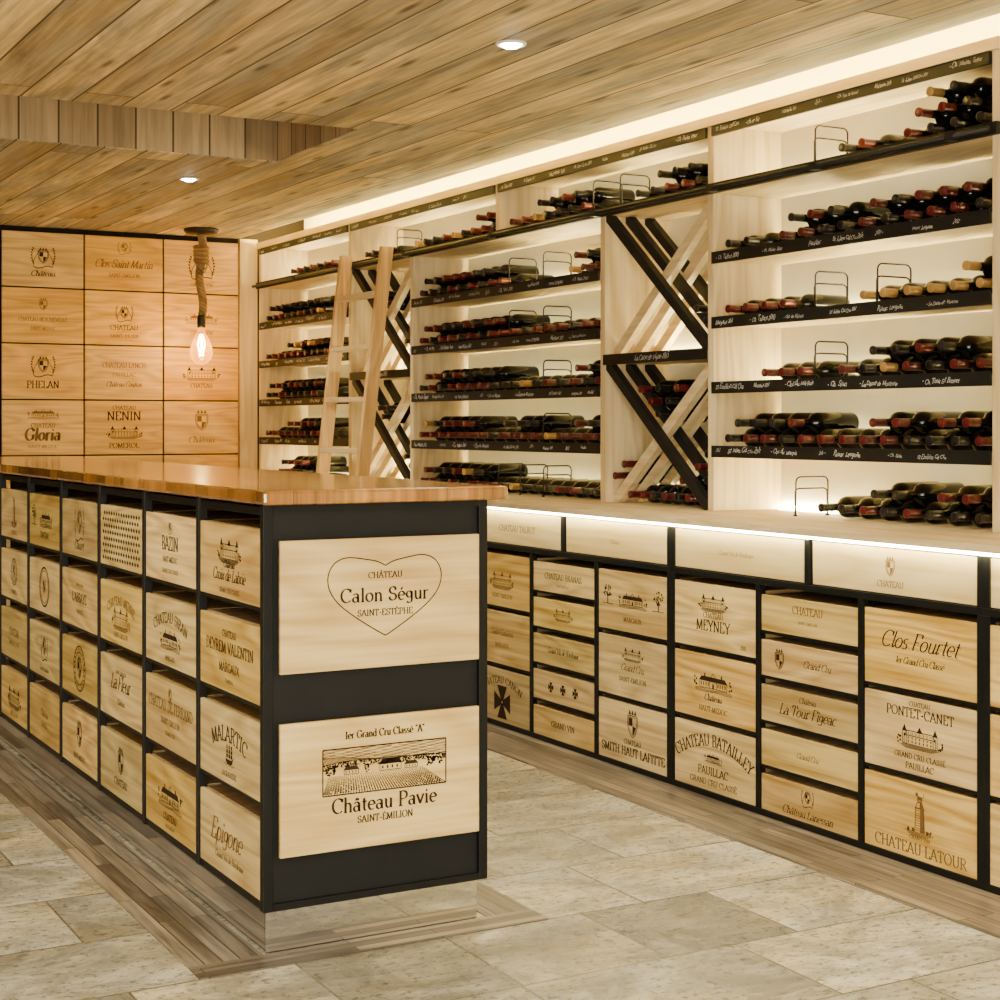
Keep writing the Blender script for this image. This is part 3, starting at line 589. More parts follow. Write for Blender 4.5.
# ================================================================== ISLAND
ROWZ = [.855, .61, .37, .125]
IX0, IX1, IY0 = 1.41, 2.04, 3.735
NC = 9; P = .51; IY1 = IY0 + NC*P
isl = thing('bar_island', 'long bar island with black steel grid frame holding rows of wooden crates', 'kitchen island', ((IX0+IX1)/2, (IY0+IY1)/2, 0))
for i in range(NC+1):
    y = IY0 + i*P
    obj('frame_post', MB().box(IX0, IX0+.025, y-(.0 if i == 0 else .012), y+(.025 if i == 0 else .012), .104, 1.112), M['steel'], isl, .001)
for z in [.104] + [r-.010 for r in ROWZ[:3]] + [1.085]:
    h = .020 if z in (.104, 1.085) else .009
    obj('frame_rail', MB().box(IX0+.006, IX0+.36, IY0+.026, IY1-.013, z, z+h), M['steel'], isl)
obj('end_panel', MB().box(IX0+.026, IX1-.026, IY0+.012, IY0+.03, .106, 1.112), M['anth'], isl)
obj('end_post', MB().box(IX1-.025, IX1, IY0, IY0+.03, .104, 1.112), M['steel'], isl, .001)
obj('end_rail', MB().box(IX0+.026, IX1-.026, IY0, IY0+.011, .104, .122), M['steel'], isl)
obj('end_rail', MB().box(IX0+.026, IX1-.026, IY0, IY0+.011, 1.095, 1.112), M['steel'], isl)
obj('back_board', MB().box(IX0+.37, IX0+.385, IY0+.031, IY1, .104, 1.112), M['dark'], isl)
obj('side_panel', MB().box(IX1-.02, IX1, IY0+.032, IY1, .104, 1.112), M['anth'], isl)
obj('kick_plate', MB().box(IX0+.008, IX0+.014, IY0+.014, IY1, .003, .102), M['mirror'], isl)
obj('kick_plate', MB().box(IX0+.008, IX1-.03, IY0+.006, IY0+.013, .003, .102), M['mirror'], isl)
obj('kick_plate', MB().box(IX1-.036, IX1-.03, IY0+.014, IY1, .003, .102), M['mirror'], isl)
obj('plinth', MB().box(IX0+.02, IX1-.04, IY0+.02, IY1, .003, .103), M['dark'], isl)
pl = []
n = 70; rw = random.Random(3)
for i in range(n+1):
    y = 3.685 + (IY1+.05-3.685)*i/n; pl.append((1.392 + .004*math.sin(i*1.7) + rw.uniform(-.002,.002), y))
for i in range(n+1):
    y = IY1+.05 - (IY1+.05-3.72)*i/n; pl.append((2.082 + .012*math.sin(i*.55) + .005*math.sin(i*1.9), y))
for x, y in ((2.088,3.712),(2.078,3.694),(2.05,3.684),(1.96,3.690),(1.90,3.679),(1.82,3.682),(1.74,3.692),(1.66,3.684),(1.57,3.681),(1.5,3.689)): pl.append((x, y))
ct = obj('countertop', MB().prism(pl, 'z', 1.113, 1.149), M['counter'], None, .008)
tag(ct, 'thick glossy varnished wood countertop with live edge on the island', 'countertop')

SIDE = [
 [('château drawing above slanted name', [E('chateau',.66,.3), T('Château',.42,.1,.4,.35), T('Croix de Labrie',.24,.16,.76,.3,wt=.8), SC(.10,.4,.06)]),
  ('three lines of capitals', [T('CHATEAU',.74,.09,.4), T('DEYREM VALENTIN',.52,.15,.86), T('MARGAUX',.27,.12,.5), SC(.14,.3,.05)]),
  ('large arched name over a ship', [T('MALARTIC',.58,.2,.72,0,.75), E('ship',.40,.30), T('LAGRAVIERE',.10,.07,.5)]),
  ('large slanted handwriting', [T('Epigone',.42,.30,.66,.4,None,-.04,.7), T('Grand Vin de Bordeaux',.2,.09,.6,.3)])],
 [('short bold name in capitals', [E('crest',.82,.16), T('BAZIN',.48,.2,.62), T('HAUT-MEDOC',.3,.08,.4), SC(.16,.4,.06)]),
  ('arched capitals over a château', [T('CHATEAU SIRAN',.66,.15,.74,0,.8), E('manor',.42,.30), SC(.12,.5,.07)]),
  ('two centred lines of capitals', [T('CHATEAU DE FERRAND',.56,.16,.86), E('shield',.8,.2), T('SAINT-EMILION',.36,.09,.5), T('GRAND CRU',.2,.06,.3)]),
  ('small dark château picture', [E('manor',.58,.36), T('CHATEAU',.2,.1,.4), SC(.1,.4,.05)])],
 [('perforated diamond lattice pattern', [E('lattice')]),
  ('château and one arched line', [T('CHATEAU MEYRE',.66,.14,.7,0,.8), E('chateau',.45,.34), SC(.16,.6,.08)]),
  ('flowing slanted script', [T('La Fleur',.5,.26,.6,.4,wt=.75), SC(.3,.5,.1), SC(.78,.3,.06)]),
  ('small shield and one line', [E('shield',.6,.4), T('CHATEAU',.2,.12,.5)])],
 [('tall crest and slanted line', [E('crest',.6,.5), T('Clauzet',.14,.16,.5,.35)]),
  ('single line of spaced capitals', [T("L'ABBAYE",.46,.16,.6), SC(.28,.4,.07), SC(.76,.2,.05)]),
  ('big round seal', [E('ring',.52,.72)]),
  ('crowned shield over a motto', [E('shield',.6,.42), SC(.2,.5,.09)])],
 [('château drawing and tree', [E('manor',.55,.30,.05), E('tree',.6,.4,-.34), T('CHATEAU',.18,.11,.5)]),
  ('bold ring around a letter', [E('disc',.5,.74)]),
  ('wide crest and script line', [E('crest',.58,.42), SC(.16,.5,.1)]),
  ('faint script only', [SC(.56,.5,.14), SC(.34,.4,.08)])],
 [('faint tower drawing', [E('tower',.55,.5), SC(.12,.5,.08)]),
  ('round seal and motto', [E('ring',.58,.5), SC(.16,.5,.08)]),
  ('plain capitals in the middle', [T('CHATEAU',.5,.14,.5), SC(.34,.4,.08)]),
  ('dark château drawing', [E('chateau',.5,.4), SC(.14,.4,.08)])]]
COLN = ['nearest','second','third','fourth','fifth','sixth']
ROWN = ['top row','second row','third row','bottom row']
for c in range(6):
    for r in range(4):
        d, ops = SIDE[c][r]
        crate('wine_crate', f'crate with {d}, {ROWN[r]}, {COLN[c]} column of island side', (IX0+.004, IY0+P*(c+.5)+(.006 if c == 0 else 0), ROWZ[r]), -pi/2,
              .468 if c == 0 else .478, .194, .30, ops, 'crate', 'ink_pale' if ('faint' in d or (c+r) % 4 == 3) else 'ink', 'crates in the side of the bar island')
crate('crate_panel', 'crate front with a name inside a heart outline, upper one on island end', (1.726, IY0-.0185, .692), 0, .558, .331, .03,
      [E('heart',.555,.37,.012), T('CHÂTEAU',.690,.046,.28,u=.012,wt=1.15), T('Calon Ségur',.512,.104,.465,0,None,.012,1.1), T('SAINT-ESTÈPHE',.402,.048,.28,u=.012,wt=1.15)], 'crate_end', 'ink')
crate('crate_panel', 'crate front with engraved vineyard landscape, lower one on island end', (1.726, IY0-.0185, .238), 0, .558, .331, .03,
      [T('1er Grand Cru Classé "A"',.845,.060,.40,u=.012,wt=1.35), E('land',.6,.5,.012), T('Château Pavie',.285,.112,.53,0,None,.012,1.12), T('SAINT-ÉMILION',.195,.052,.28,u=.012,wt=1.2)], 'crate_end', 'ink')

# ================================================================== BASE CABINETS
BX = 3.37; U = 1.515; BY0 = 3.267
def base_unit(y0, label):
    t = thing('base_cabinet', label, 'cabinet', (BX+.3, y0+U/2, 0), 0, 'black steel base cabinets along the shelf wall')
    y1 = y0+U
    for i in range(4):
        y = y0 + i*U/3; a = .0 if i == 0 else (.024 if i == 3 else .012)
        obj('frame_post', MB().box(BX, BX+.025, y-a+.0005, y-a+.0235, .024, .774), M['steel'], t, .001)
    for i in range(3):
        y = y0 + i*U/2; a = .0 if i == 0 else (.024 if i == 2 else .012)
        obj('frame_post', MB().box(BX, BX+.025, y-a+.0005, y-a+.0235, .796, .942), M['steel'], t, .001)
    for z0, z1 in ((.004,.024),(.774,.796),(.942,.954)):
        obj('frame_rail', MB().box(BX, BX+.60, y0+.0005, y1-.0005, z0, z1), M['steel'], t, .001)
    obj('back_board', MB().box(BX+.56, BX+.58, y0, y1, .024, .942), M['dark'], t)
    for i in range(2):
        ya = y0+i*U/2+.016; yb = y0+(i+1)*U/2-.016
        obj('drawer', MB().box(BX+.006, BX+.40, ya+.006, yb-.006, .799, .938), M['drawer'], t, .002)
    return t
UN = ['at the right edge of the view', 'second from the right edge, under the widest shelves', 'with five slim crates, just right of the island end', 'behind the island, below the middle bay', 'farthest, behind the island near the ladder']
units = [base_unit(BY0-U+i*U, 'black steel base cabinet '+UN[i]) for i in range(5)]
def drawer_print(unit, ycen, ops):
    k = Ink(.7, .13); rn = random.Random(int(ycen*100))
    for f in ops: f(k, rn)
    k.v = [(BX+.0052, ycen - v[0], .80+v[2]) for v in k.v]
    dr = [o for o in unit.children if o.name.startswith('drawer')]
    best = min(dr, key=lambda o: abs(sum(v.co.y for v in o.data.vertices)/len(o.data.vertices)+unit.location.y-ycen))
    obj('printed_mark', k, M['ink_pale'], best)
drawer_print(units[1], BY0+U*.25, [E('shield',.62,.4), T('CHATEAU',.16,.14,.3)])
drawer_print(units[1], BY0+U*.75, [SC(.5,.3,.12)])
drawer_print(units[2], BY0+U*1.75, [T('CHATEAU TALBOT',.42,.2,.5)])
drawer_print(units[2], BY0+U*1.25, [SC(.45,.3,.12)])
COLS = {
 -1: ('3', [('plain front', [SC(.5,.4,.1)]), ('one line', [SC(.5,.4,.1)]), ('faded mark', [E('shield',.5,.4)])]),
 0: ('3', [('bold slanted name', [T('Clos Fourtet',.52,.22,.80,.45,wt=.65), T('1er Grand Cru Classé',.33,.09,.42,.4,wt=.8)]),
           ('long name and château drawing', [T('CHATEAU',.89,.06,.34), T('PONTET-CANET',.74,.12,.66,wt=1.0), E('chateau',.50,.27), T('GRAND CRU CLASSÉ',.20,.07,.5), T('PAUILLAC',.07,.08,.34)]),
           ('faint tower above its name', [E('tower',.60,.46), T('GRAND VIN',.26,.05,.3), T('CHATEAU LATOUR',.07,.14,.80,wt=.9)])]),
 1: ('5', [('line of spaced capitals', [T('CHATEAU',.6,.2,.5), SC(.36,.4,.08)]),
           ('shield left of script', [E('shield',.5,.5,-.3), SC(.5,.4,.2,.1)]),
           ('slanted script name', [T('Château',.70,.16,.3,.35,wt=.7), T('La Tour Figeac',.30,.30,.62,.35,wt=.7)]),
           ('one faint line', [SC(.5,.5,.16)]),
           ('crest over slanted name', [E('crest',.68,.4), T('Château Lanessan',.12,.22,.64,.35,wt=.7)])]),
 2: ('3', [('château drawing and bold capitals', [E('chateau',.72,.24), T('CHATEAU',.48,.08,.36), T('MEYNEY',.28,.16,.5), T('2011',.08,.06,.14,u=.36)]),
           ('wide château drawing', [E('manor',.60,.30), T('Château',.30,.1,.36,.3), SC(.16,.5,.08)]),
           ('arched bold capitals', [T('CHATEAU BATAILLEY',.70,.19,.94,0,.8), E('manor',.52,.14), T('PAUILLAC',.25,.12,.5), T('GRAND CRU CLASSÉ',.09,.09,.72)])]),
 3: ('3', [('château drawing between trees', [E('manor',.55,.26), E('tree',.6,.34,-.36), E('tree',.6,.34,.36), SC(.2,.5,.08)]),
           ('script between two lines', [E('chateau',.74,.2), SC(.5,.6,.12), SC(.3,.5,.08)]),
           ('dark shield over capitals', [E('shield',.66,.40), T('CHATEAU',.33,.08,.36,wt=1.2), T('SMITH HAUT LAFITTE',.14,.14,.90,wt=1.25)])]),
 4: ('5', [('capitals in the centre', [T('CHATEAU BRANAS',.46,.2,.66), SC(.24,.3,.09)]),
           ('faint château drawing', [E('chateau',.55,.4)]),
           ('slanted script', [SC(.52,.5,.24)]),
           ('row of small flowers', [E('cross',.5,.34,-.2), E('cross',.5,.34,.2), E('cross',.5,.34)]),
           ('one line of capitals', [T('GRAND VIN',.42,.2,.5)])]),
 5: ('3', [('faint château drawing', [E('chateau',.52,.3), SC(.2,.5,.08)]),
           ('two script lines', [SC(.6,.5,.12), SC(.36,.4,.08)]),
           ('black cross under arched capitals', [T('CHATEAU CANON',.74,.13,.8,0,.7), E('cross',.38,.62)])])}
CNAME = {-1:'column at the right edge of view', 0:'first full column from right', 1:'right column of slim crates', 2:'column right of centre', 3:'column left of centre', 4:'left column of slim crates', 5:'column beside the island end'}
N3 = ['top', 'middle', 'bottom']; N5 = ['top', 'second', 'middle', 'fourth', 'bottom']
for c, (kind, lst) in COLS.items():
    yc = BY0 + (c+.5)*U/3
    nn = 3 if kind == '3' else 5; pit = .2495 if nn == 3 else .1497; H = pit-(.022 if nn == 3 else .030)
    for i, (d, ops) in enumerate(lst):
        z = .0245 + (nn-1-i)*pit
        crate('wine_crate', f'{"wooden" if nn == 3 else "slim wooden"} crate with {d}, {(N3 if nn == 3 else N5)[i]} in {CNAME[c]}', (BX+.004, yc, z), -pi/2, .474, H, .48, ops,
              'crate', 'ink_pale' if ('faint' in d or 'two script' in d or 'spaced' in d) else 'ink', 'crates in the base cabinets')
        if i:
            un = units[0] if c < 0 else (units[1] if c < 3 else units[2])
            obj('crate_shelf', MB().box(BX+.004, BX+.5, yc-U/6+.0125, yc+U/6-.0125, z+pit-.010, z+pit-.0005), M['steel'], un)
wt = thing('worktop', 'long pale oak worktop running under the bottle shelves', 'worktop', (3.70, 6, .955))
obj('board', MB().box(3.335, 4.06, BY0-U, 9.95, .9555, .978), M['oak_y'], wt, .002)
obj('led_strip', MB().box(3.347, 3.360, BY0-U, 9.95, .945, .955), M['led_counter'], wt)

# ================================================================== UPPER SHELVING
FX, BK = 3.72, 4.052
sh = thing('wine_shelving', 'pale oak wall of backlit wine shelves with chalkboard edges', 'shelving', (FX, 6.7, .978))
YS = dict(A=(8.46,9.92), B=(7.65,8.46), Cc=(5.78,7.65), D=(5.01,5.78), Ee=(3.55,5.01))
ZS = [.978, 1.22, 1.465, 1.715, 1.965]; ZT = 2.235
for y in (9.92, 8.46, 7.65, 5.78, 5.01, 3.55):
    obj('upright', MB().box(FX, BK, y-.018, y+.018, .979, ZT-.031), M['oak'], sh, .001)
UPY = (9.92, 8.46, 6.71, 5.01, 3.55)
for y in UPY: obj('upright', MB().box(FX, BK, y-.018, y+.018, ZT+.001, 2.465), M['oak'], sh, .001)
obj('shelf', MB().box(FX, BK, 3.532, 9.938, ZT-.03, ZT), M['oak_y'], sh)
obj('shelf_edge', MB().box(FX-.022, FX-.001, 3.532, 9.938, ZT-.034, ZT+.004), M['chalkboard'], sh)
obj('top_board', MB().box(FX, BK, 3.532, 9.938, 2.466, 2.485), M['oak_y'], sh)
obj('fascia', MB().box(FX-.016, FX-.001, 3.532, 9.938, 2.462, 2.50), M['oak_y'], sh)
obj('led_strip', MB().box(3.80, 3.83, 3.55, 9.92, 2.486, 2.498), M['led_cove'], sh)
HAND = ['- Ch. Beychevelle', 'St Julien Gd Cru 2011', '- Ch. de Pez', '2012', '- Ch. Talbot 2010', 'Margaux 2011', '- Clos du Marquis', 'Pauillac', '- Ch. Tour St Bonnet', '2011 -', 'St Estephe 2012', '- La Dame de Montrose', 'Pessac Leognan', '- Ch. Phelan Segur', 'Haut Medoc 2010', '- Ch. Siran', 'St Emilion Gd Cru']
def chalk_strip(ya, yb, z0, z1, seed, big=None):
    o = obj('chalkboard_strip', MB().box(FX-.012, FX-.0005, ya, yb, z0, z1), M['chalkboard'], sh)
    k = Ink(yb-ya, z1-z0); rn = random.Random(seed); h = (z1-z0)
    if big: text(k, big, 0, h*.3, h*.46, (yb-ya)*.80, .4, None, 1.0, True)
    else:
        x = -(yb-ya)/2 + .03; words = HAND[:]; rn.shuffle(words)
        for t in words:
            hh = h*rn.uniform(.24,.38); w = twidth(t)*hh*.92
            if x + w > (yb-ya)/2 - .02: break
            x2 = x; zb = h*.36+rn.uniform(-.005,.004)
            for part in t.split(' '):        # word by word, each a little off the line
                pw = twidth(part)*hh*.95
                text(k, part, x2+pw/2, zb+rn.uniform(-.002,.002), hh*rn.uniform(.9,1.15), None, rn.uniform(.3,.6), None, rn.uniform(.9,1.4), True); x2 += pw + hh*.35
            x = max(x+w, x2) + rn.uniform(.03, .14)
    yc = (ya+yb)/2
    k.v = [(FX-.0128, yc - v[0], z0+v[2]) for v in k.v]
    if k.f: obj('chalk_writing', k, M['chalk'], o)
def led(ya, yb, zs): obj('led_strip', MB().box(4.038, 4.050, ya, yb, zs+.001, zs+.014), M['led'], sh)
seed = 0
for key in ('A', 'Cc', 'Ee'):
    ya, yb = YS[key][0]+.019, YS[key][1]-.019
    for z in ZS[1:]:
        seed += 1
        obj('shelf', MB().box(FX, BK, ya, yb, z-.022, z), M['oak_y'], sh)
        chalk_strip(ya, yb, z-.034, z+.011, seed)
    for z in ZS: led(ya, yb, z)
    obj('back_panel', MB().box(BK+.0005, BK+.008, ya-.019, yb+.019, .979, ZT-.03), M['back'], sh)
for i in range(4):
    ya, yb = UPY[i+1]+.019, UPY[i]-.019
    seed += 1; chalk_strip(ya, yb, 2.422, 2.461, seed); led(ya, yb, ZT)
    obj('back_panel', MB().box(BK+.0005, BK+.008, ya-.019, yb+.019, ZT, 2.466), M['back'], sh)
def clip(poly, axis, val, keep_less):
    out = []
    for i in range(len(poly)):
        a, b = poly[i], poly[(i+1) % len(poly)]
        ia = (a[axis] <= val) == keep_less or a[axis] == val; ib = (b[axis] <= val) == keep_less or b[axis] == val
        if ia: out.append(a)
        if ia != ib:
            t = (val-a[axis])/(b[axis]-a[axis]); out.append((a[0]+(b[0]-a[0])*t, a[1]+(b[1]-a[1])*t))
    return out
ZM = 1.60
XC = {}
SLT = .023
for key in ('B', 'D'):
    ya, yb = YS[key][0]+.019, YS[key][1]-.019
    obj('shelf', MB().box(FX, BK, ya, yb, ZM-.028, ZM), M['oak_y'], sh)
    chalk_strip(ya, yb, ZM-.034, ZM+.010, 50, 'La Carte de Vigne 2015')
    obj('back_panel', MB().box(BK+.0005, BK+.008, ya-.019, yb+.019, .979, ZT-.03), M['back'], sh)
    led(ya, yb, .978); led(ya, yb, ZM)
    for (z0, z1, cell) in ((.9785, ZM-.029, 'lower'), (ZM+.0005, ZT-.031, 'upper')):
        yc, zc = (ya+yb)/2, (z0+z1)/2; w, h = yb-ya, z1-z0; l = math.hypot(w, h)
        XC[(key, cell)] = (ya, yb, z0, z1)
        for kind in ('dark', 'light'):
            d = (w/l, h/l) if kind == 'dark' else (w/l, -h/l)     # y grows to the left of the view
            nrm = (-d[1], d[0])
            for x0 in ((.004, .104, .204) if kind == 'dark' else (.042, .142, .242)):
                x0 += FX; th = SLT if kind == 'light' else SLT*.86
                p = [(yc+d[0]*a*l+nrm[0]*b*th, zc+d[1]*a*l+nrm[1]*b*th) for a, b in ((-1,-1),(1,-1),(1,1),(-1,1))]
                for ax, v, kl in ((0,ya,False),(0,yb,True),(1,z0,False),(1,z1,True)): p = clip(p, ax, v, kl)
                obj('diagonal_slat', MB().prism(p, 'x', x0, x0+.034), M['anth'] if kind == 'dark' else M['oak_y'], sh, .001)
obj('ladder_rail', MB().tube([(FX-.045, 3.54, ZT-.02), (FX-.045, 9.93, ZT-.02)], .009, 10), M['steel'], sh, smooth=True)
for y in (3.7, 4.35, 4.95, 5.78, 6.7, 7.65, 9.2):
    obj('rail_bracket', MB().box(FX-.056, FX-.023, y-.018, y+.018, ZT-.034, ZT-.006), M['steel'], sh, .001)

# ================================================================== BOTTLES
BL = .296; BR = .0392
prof = [(.004,.0),(.0,.0125),(.0,.0145),(.007,.0150),(.008,.0140),(.012,.0132),(.055,.0138),(.078,.0150),(.088,.0185),(.097,.027),(.106,.0345),(.118,.0385),(.13,BR),(.285,BR),(.292,.037),(BL,.032),(BL-.004,.012),(BL-.008,.0)]
bot_me = MB().lathe(prof, 'x', 18).mesh('wine_bottle', M['glass'], smooth=True)
cp = [(-.0006,.0),(-.0008,.0130),(.0,.0156),(.0072,.0160),(.0086,.0150),(.012,.0142),(.055,.0148),(.0555,.0140)]
cap_me = {c: MB().lathe(cp, 'x', 14).mesh('capsule', M['cap_'+c], smooth=True) for c in ('red','gold','black')}
ORD = ['','first','second','third','fourth','fifth','sixth','seventh','eighth','ninth','tenth','eleventh','twelfth','thirteenth','fourteenth','fifteenth','sixteenth','seventeenth','eighteenth','nineteenth','twentieth','twenty-first','twenty-second','twenty-third','twenty-fourth']
nb = 0
def bottle(x, y, z, cap, label, group):
    global nb
    nb += 1
    o = bpy.data.objects.new('wine_bottle', bot_me); C.objects.link(o); o.location = (x, y, z)
    o.rotation_euler = (R.uniform(0, 6.28), 0, 0)
    tag(o, label, 'wine bottle', group)
    c = bpy.data.objects.new('capsule', cap_me[cap]); C.objects.link(c); c.parent = o
    return o
wp = []
hW, hH, rr = .15, .14, .02
for a, b in ((0,0),(0,hH-rr)): wp.append((a,0,b))
for i in range(1,5): q = pi-i*pi/8; wp.append((rr+rr*math.cos(q),0,hH-rr+rr*math.sin(q)))
for i in range(0,5): q = pi/2-i*pi/8; wp.append((hW-rr+rr*math.cos(q),0,hH-rr+rr*math.sin(q)))
wp.append((hW,0,0))
wm = MB().tube([(x,y,z+.003) for x,y,z in wp], .0032, 6)
wm.tube([(x+.004,.009,.003+z*.70) for x,y,z in wp], .0030, 6)
for x in (0, hW): wm.tube([(x,-.006,.0034),(x,.013,.0034)], .0032, 6)
wire_me = wm.mesh('wire_bottle_stop', M['wire'], smooth=True)
SPB = .107
def fill(ya, yb, zs, base, second, third, place, group, caps='red', wires=()):
    n = int((yb-ya-.014-2*BR)/SPB)+1; y0 = (ya+yb)/2 - (n-1)*SPB/2
    inr = lambda p, rs: any(a <= p <= b for a, b in rs)
    X = 3.742
    caprand = random.Random(place)
    def cc(p):
        if isinstance(caps, list):
            for a, b, c in caps:
                if a <= p <= b: return c
            return 'red'
        q = caprand.random()
        if caps == 'black': return 'black' if q < .70 else ('red' if q < .97 else 'gold')
        return 'red' if q < .55 else ('black' if q < .95 else 'gold')
    wi = []
    for k, p in enumerate(wires):
        i = min((i for i in range(n-1) if i not in wi), key=lambda i: abs(px_of(3.80, y0+(i+.5)*SPB)-p)); wi.append(i)
    for k, i in enumerate(sorted(wi, reverse=True)):
        o = bpy.data.objects.new('wire_bottle_stop', wire_me); C.objects.link(o); o.location = (3.755, y0+(i+.5)*SPB-.003, zs+.0004)
        nm = '' if len(wi) == 1 else (' left one,', ' right one,')[k] if len(wi) == 2 else (' left one,', ' middle one,', ' right one,')[k]
        tag(o, f'bent dark wire bottle stop,{nm} {place}', 'bottle stop', 'wire bottle stops')
    lay0 = [i for i in range(n) if inr(px_of(X, y0+i*SPB), base)]
    dz = math.sqrt((2*BR+.0006)**2 - (SPB/2)**2)
    lay1 = [i for i in lay0 if i+1 in lay0 and i not in wi and inr(px_of(X, y0+(i+.5)*SPB), second)]
    lay2 = [i for i in lay1 if i+1 in lay1 and inr(px_of(X, y0+(i+1)*SPB), third)]
    for l, (idx, nm) in enumerate(((lay0,'lower'),(lay1,'upper'),(lay2,'topmost'))):
        idx = sorted(idx, reverse=True)
        for j, i in enumerate(idx):
            y = y0+(i+.5*l)*SPB; cap = cc(px_of(X, y))
            od = 'leftmost' if j == 0 else ORD[j+1]+' from left'
            bottle(X-.006+R.uniform(-.005,.003), y, zs+BR+.0004+l*dz, cap, f'{cap}-capped dark bottle, {od} in {nm} layer, {place}', group)
def bay(key): return YS[key][0]+.019, YS[key][1]-.019
ya, yb = bay('Ee'); g = 'bottles in the right bay'
fill(ya, yb, ZS[4], [(715,752),(780,1000)], [(790,845),(855,1000)], [], 'highest shelf of right bay', g)
fill(ya, yb, ZS[3], [(715,800),(848,1000)], [(960,1000)], [], 'second shelf of right bay', g, [(715,800,'red'),(840,1010,'gold')], (818, 884))
fill(ya, yb, ZS[2], [(760,805),(833,1000)], [(858,955),(972,1000)], [], 'third shelf of right bay', g, 'red', (825,))
fill(ya, yb, ZS[1], [(715,1000)], [(715,805),(862,900),(930,1000)], [], 'fourth shelf of right bay', g, 'red')
fill(ya, yb, ZS[0], [(812,1000)], [(855,910),(930,990)], [], 'worktop below right bay', g, 'red', (800,))
ya, yb = bay('Cc'); g = 'bottles in the middle bay'
fill(ya, yb, ZS[4], [(412,502),(560,605)], [(420,488),(565,605)], [], 'highest shelf of middle bay', g, 'red', (516, 550))
fill(ya, yb, ZS[3], [(412,605)], [(425,508)], [], 'second shelf of middle bay', g, 'red', (522, 557))
fill(ya, yb, ZS[2], [(412,605)], [(420,490),(565,600)], [], 'third shelf of middle bay', g, 'red', (550,))
fill(ya, yb, ZS[1], [(412,605)], [(418,468),(502,535),(565,605)], [], 'fourth shelf of middle bay', g, 'red', (552,))
fill(ya, yb, ZS[0], [(412,605)], [(415,485)], [], 'worktop below middle bay', g, 'red', (510, 530, 556))
ya, yb = bay('A'); g = 'bottles in the far left bay'
fill(ya, yb, ZS[4], [(266,330)], [(268,285),(300,325)], [], 'highest shelf of far left bay', g, 'black')
fill(ya, yb, ZS[3], [(266,330)], [(285,322)], [], 'second shelf of far left bay', g)
fill(ya, yb, ZS[2], [(266,328)], [(268,322)], [], 'third shelf of far left bay', g, 'black')
fill(ya, yb, ZS[1], [(266,330)], [(285,318)], [], 'fourth shelf of far left bay', g)
fill(ya, yb, ZS[0], [(275,312)], [(280,305)], [], 'worktop below far left bay', g)
g = 'bottles above the ladder rail'
fill(UPY[1]+.019, UPY[0]-.019, ZT, [(288,338)], [], [], 'far left compartment above rail', g)
fill(UPY[2]+.019, UPY[1]-.019, ZT, [(366,390),(415,497)], [(470,495)], [], 'compartment above rail beside ladder top', g, 'red', (402,))
fill(UPY[3]+.019, UPY[2]-.019, ZT, [(505,590),(632,710)], [(533,583),(650,705)], [], 'compartment above rail over cross bay', g, 'red', (604, 622))
fill(UPY[4]+.019, UPY[3]-.019, ZT, [(838,866),(898,1000)], [(905,1000)], [(920,1000)], 'right compartment above rail', g, 'black', (826,))
def wedge(key, cell, which, cnt, nm):
    ya, yb, z0, z1 = XC[(key, cell)]; w, h = yb-ya, z1-z0; l = math.hypot(w, h); a = math.atan2(h, w)
    up = (SLT+.001)/math.cos(a); yc, zc = (ya+yb)/2, (z0+z1)/2; r = BR+.001; pts = []
    if which == 'top':
        zc0 = zc + up + r/math.cos(a); dy, dzz = 2*r*math.cos(a), 2*r*math.sin(a)
        pts = [(yc, zc0), (yc-dy, zc0+dzz), (yc+dy, zc0+dzz), (yc, zc0+dzz+math.sqrt(max(.0001, 4*r*r-dy*dy))+.001), (yc-2*dy, zc0+2*dzz), (yc+2*dy, zc0+2*dzz)]
    elif which == 'bottom':
        zb = z0 + r; half = (zc-up-zb)/math.tan(a) - r/math.sin(a)
        m = int(2*half/(2*r))+1; m = max(1, min(m, cnt)); pts = [(yc+(j-(m-1)/2)*2*r*1.01, zb) for j in range(m)]
        if cnt > m: pts += [(yc+(j-(m-2)/2)*2*r*1.01, zb+r*1.74) for j in range(min(cnt-m, m-2))]
    else:
        sg = 1 if which == 'right' else -1; ys = ya if which == 'right' else yb
        q = (pi/2-a)/2; p0 = (ys+sg*r, z0+up+r/math.tan(q)); pts = [p0, (p0[0]+sg*2*r*math.cos(a), p0[1]+2*r*math.sin(a)), (p0[0], p0[1]+2*r*1.28)]
    pts = sorted(pts[:cnt], key=lambda p: (-p[0], p[1]))
    for j, (y, z) in enumerate(pts):
        cap = 'red' if R.random() < .6 else 'black'
        od = 'leftmost' if j == 0 else ORD[j+1]+' from left'
        bottle(3.742+R.uniform(-.006,.004), y, z, cap, f'{cap}-capped dark bottle, {od} in {which} wedge of {cell} cross, {nm}', 'bottles in the cross racks')
for which, cnt in (('top',6),('bottom',7),('right',3),('left',2)): wedge('D', 'lower', which, cnt, 'right cross bay')
wedge('D', 'upper', 'right', 2, 'right cross bay')
for which, cnt in (('top',3),('right',3)): wedge('B', 'lower', which, cnt, 'cross bay behind ladder')
for which, cnt in (('top',3),('right',3)): wedge('B', 'upper', which, cnt, 'cross bay behind ladder')
print('BOTTLES', nb)

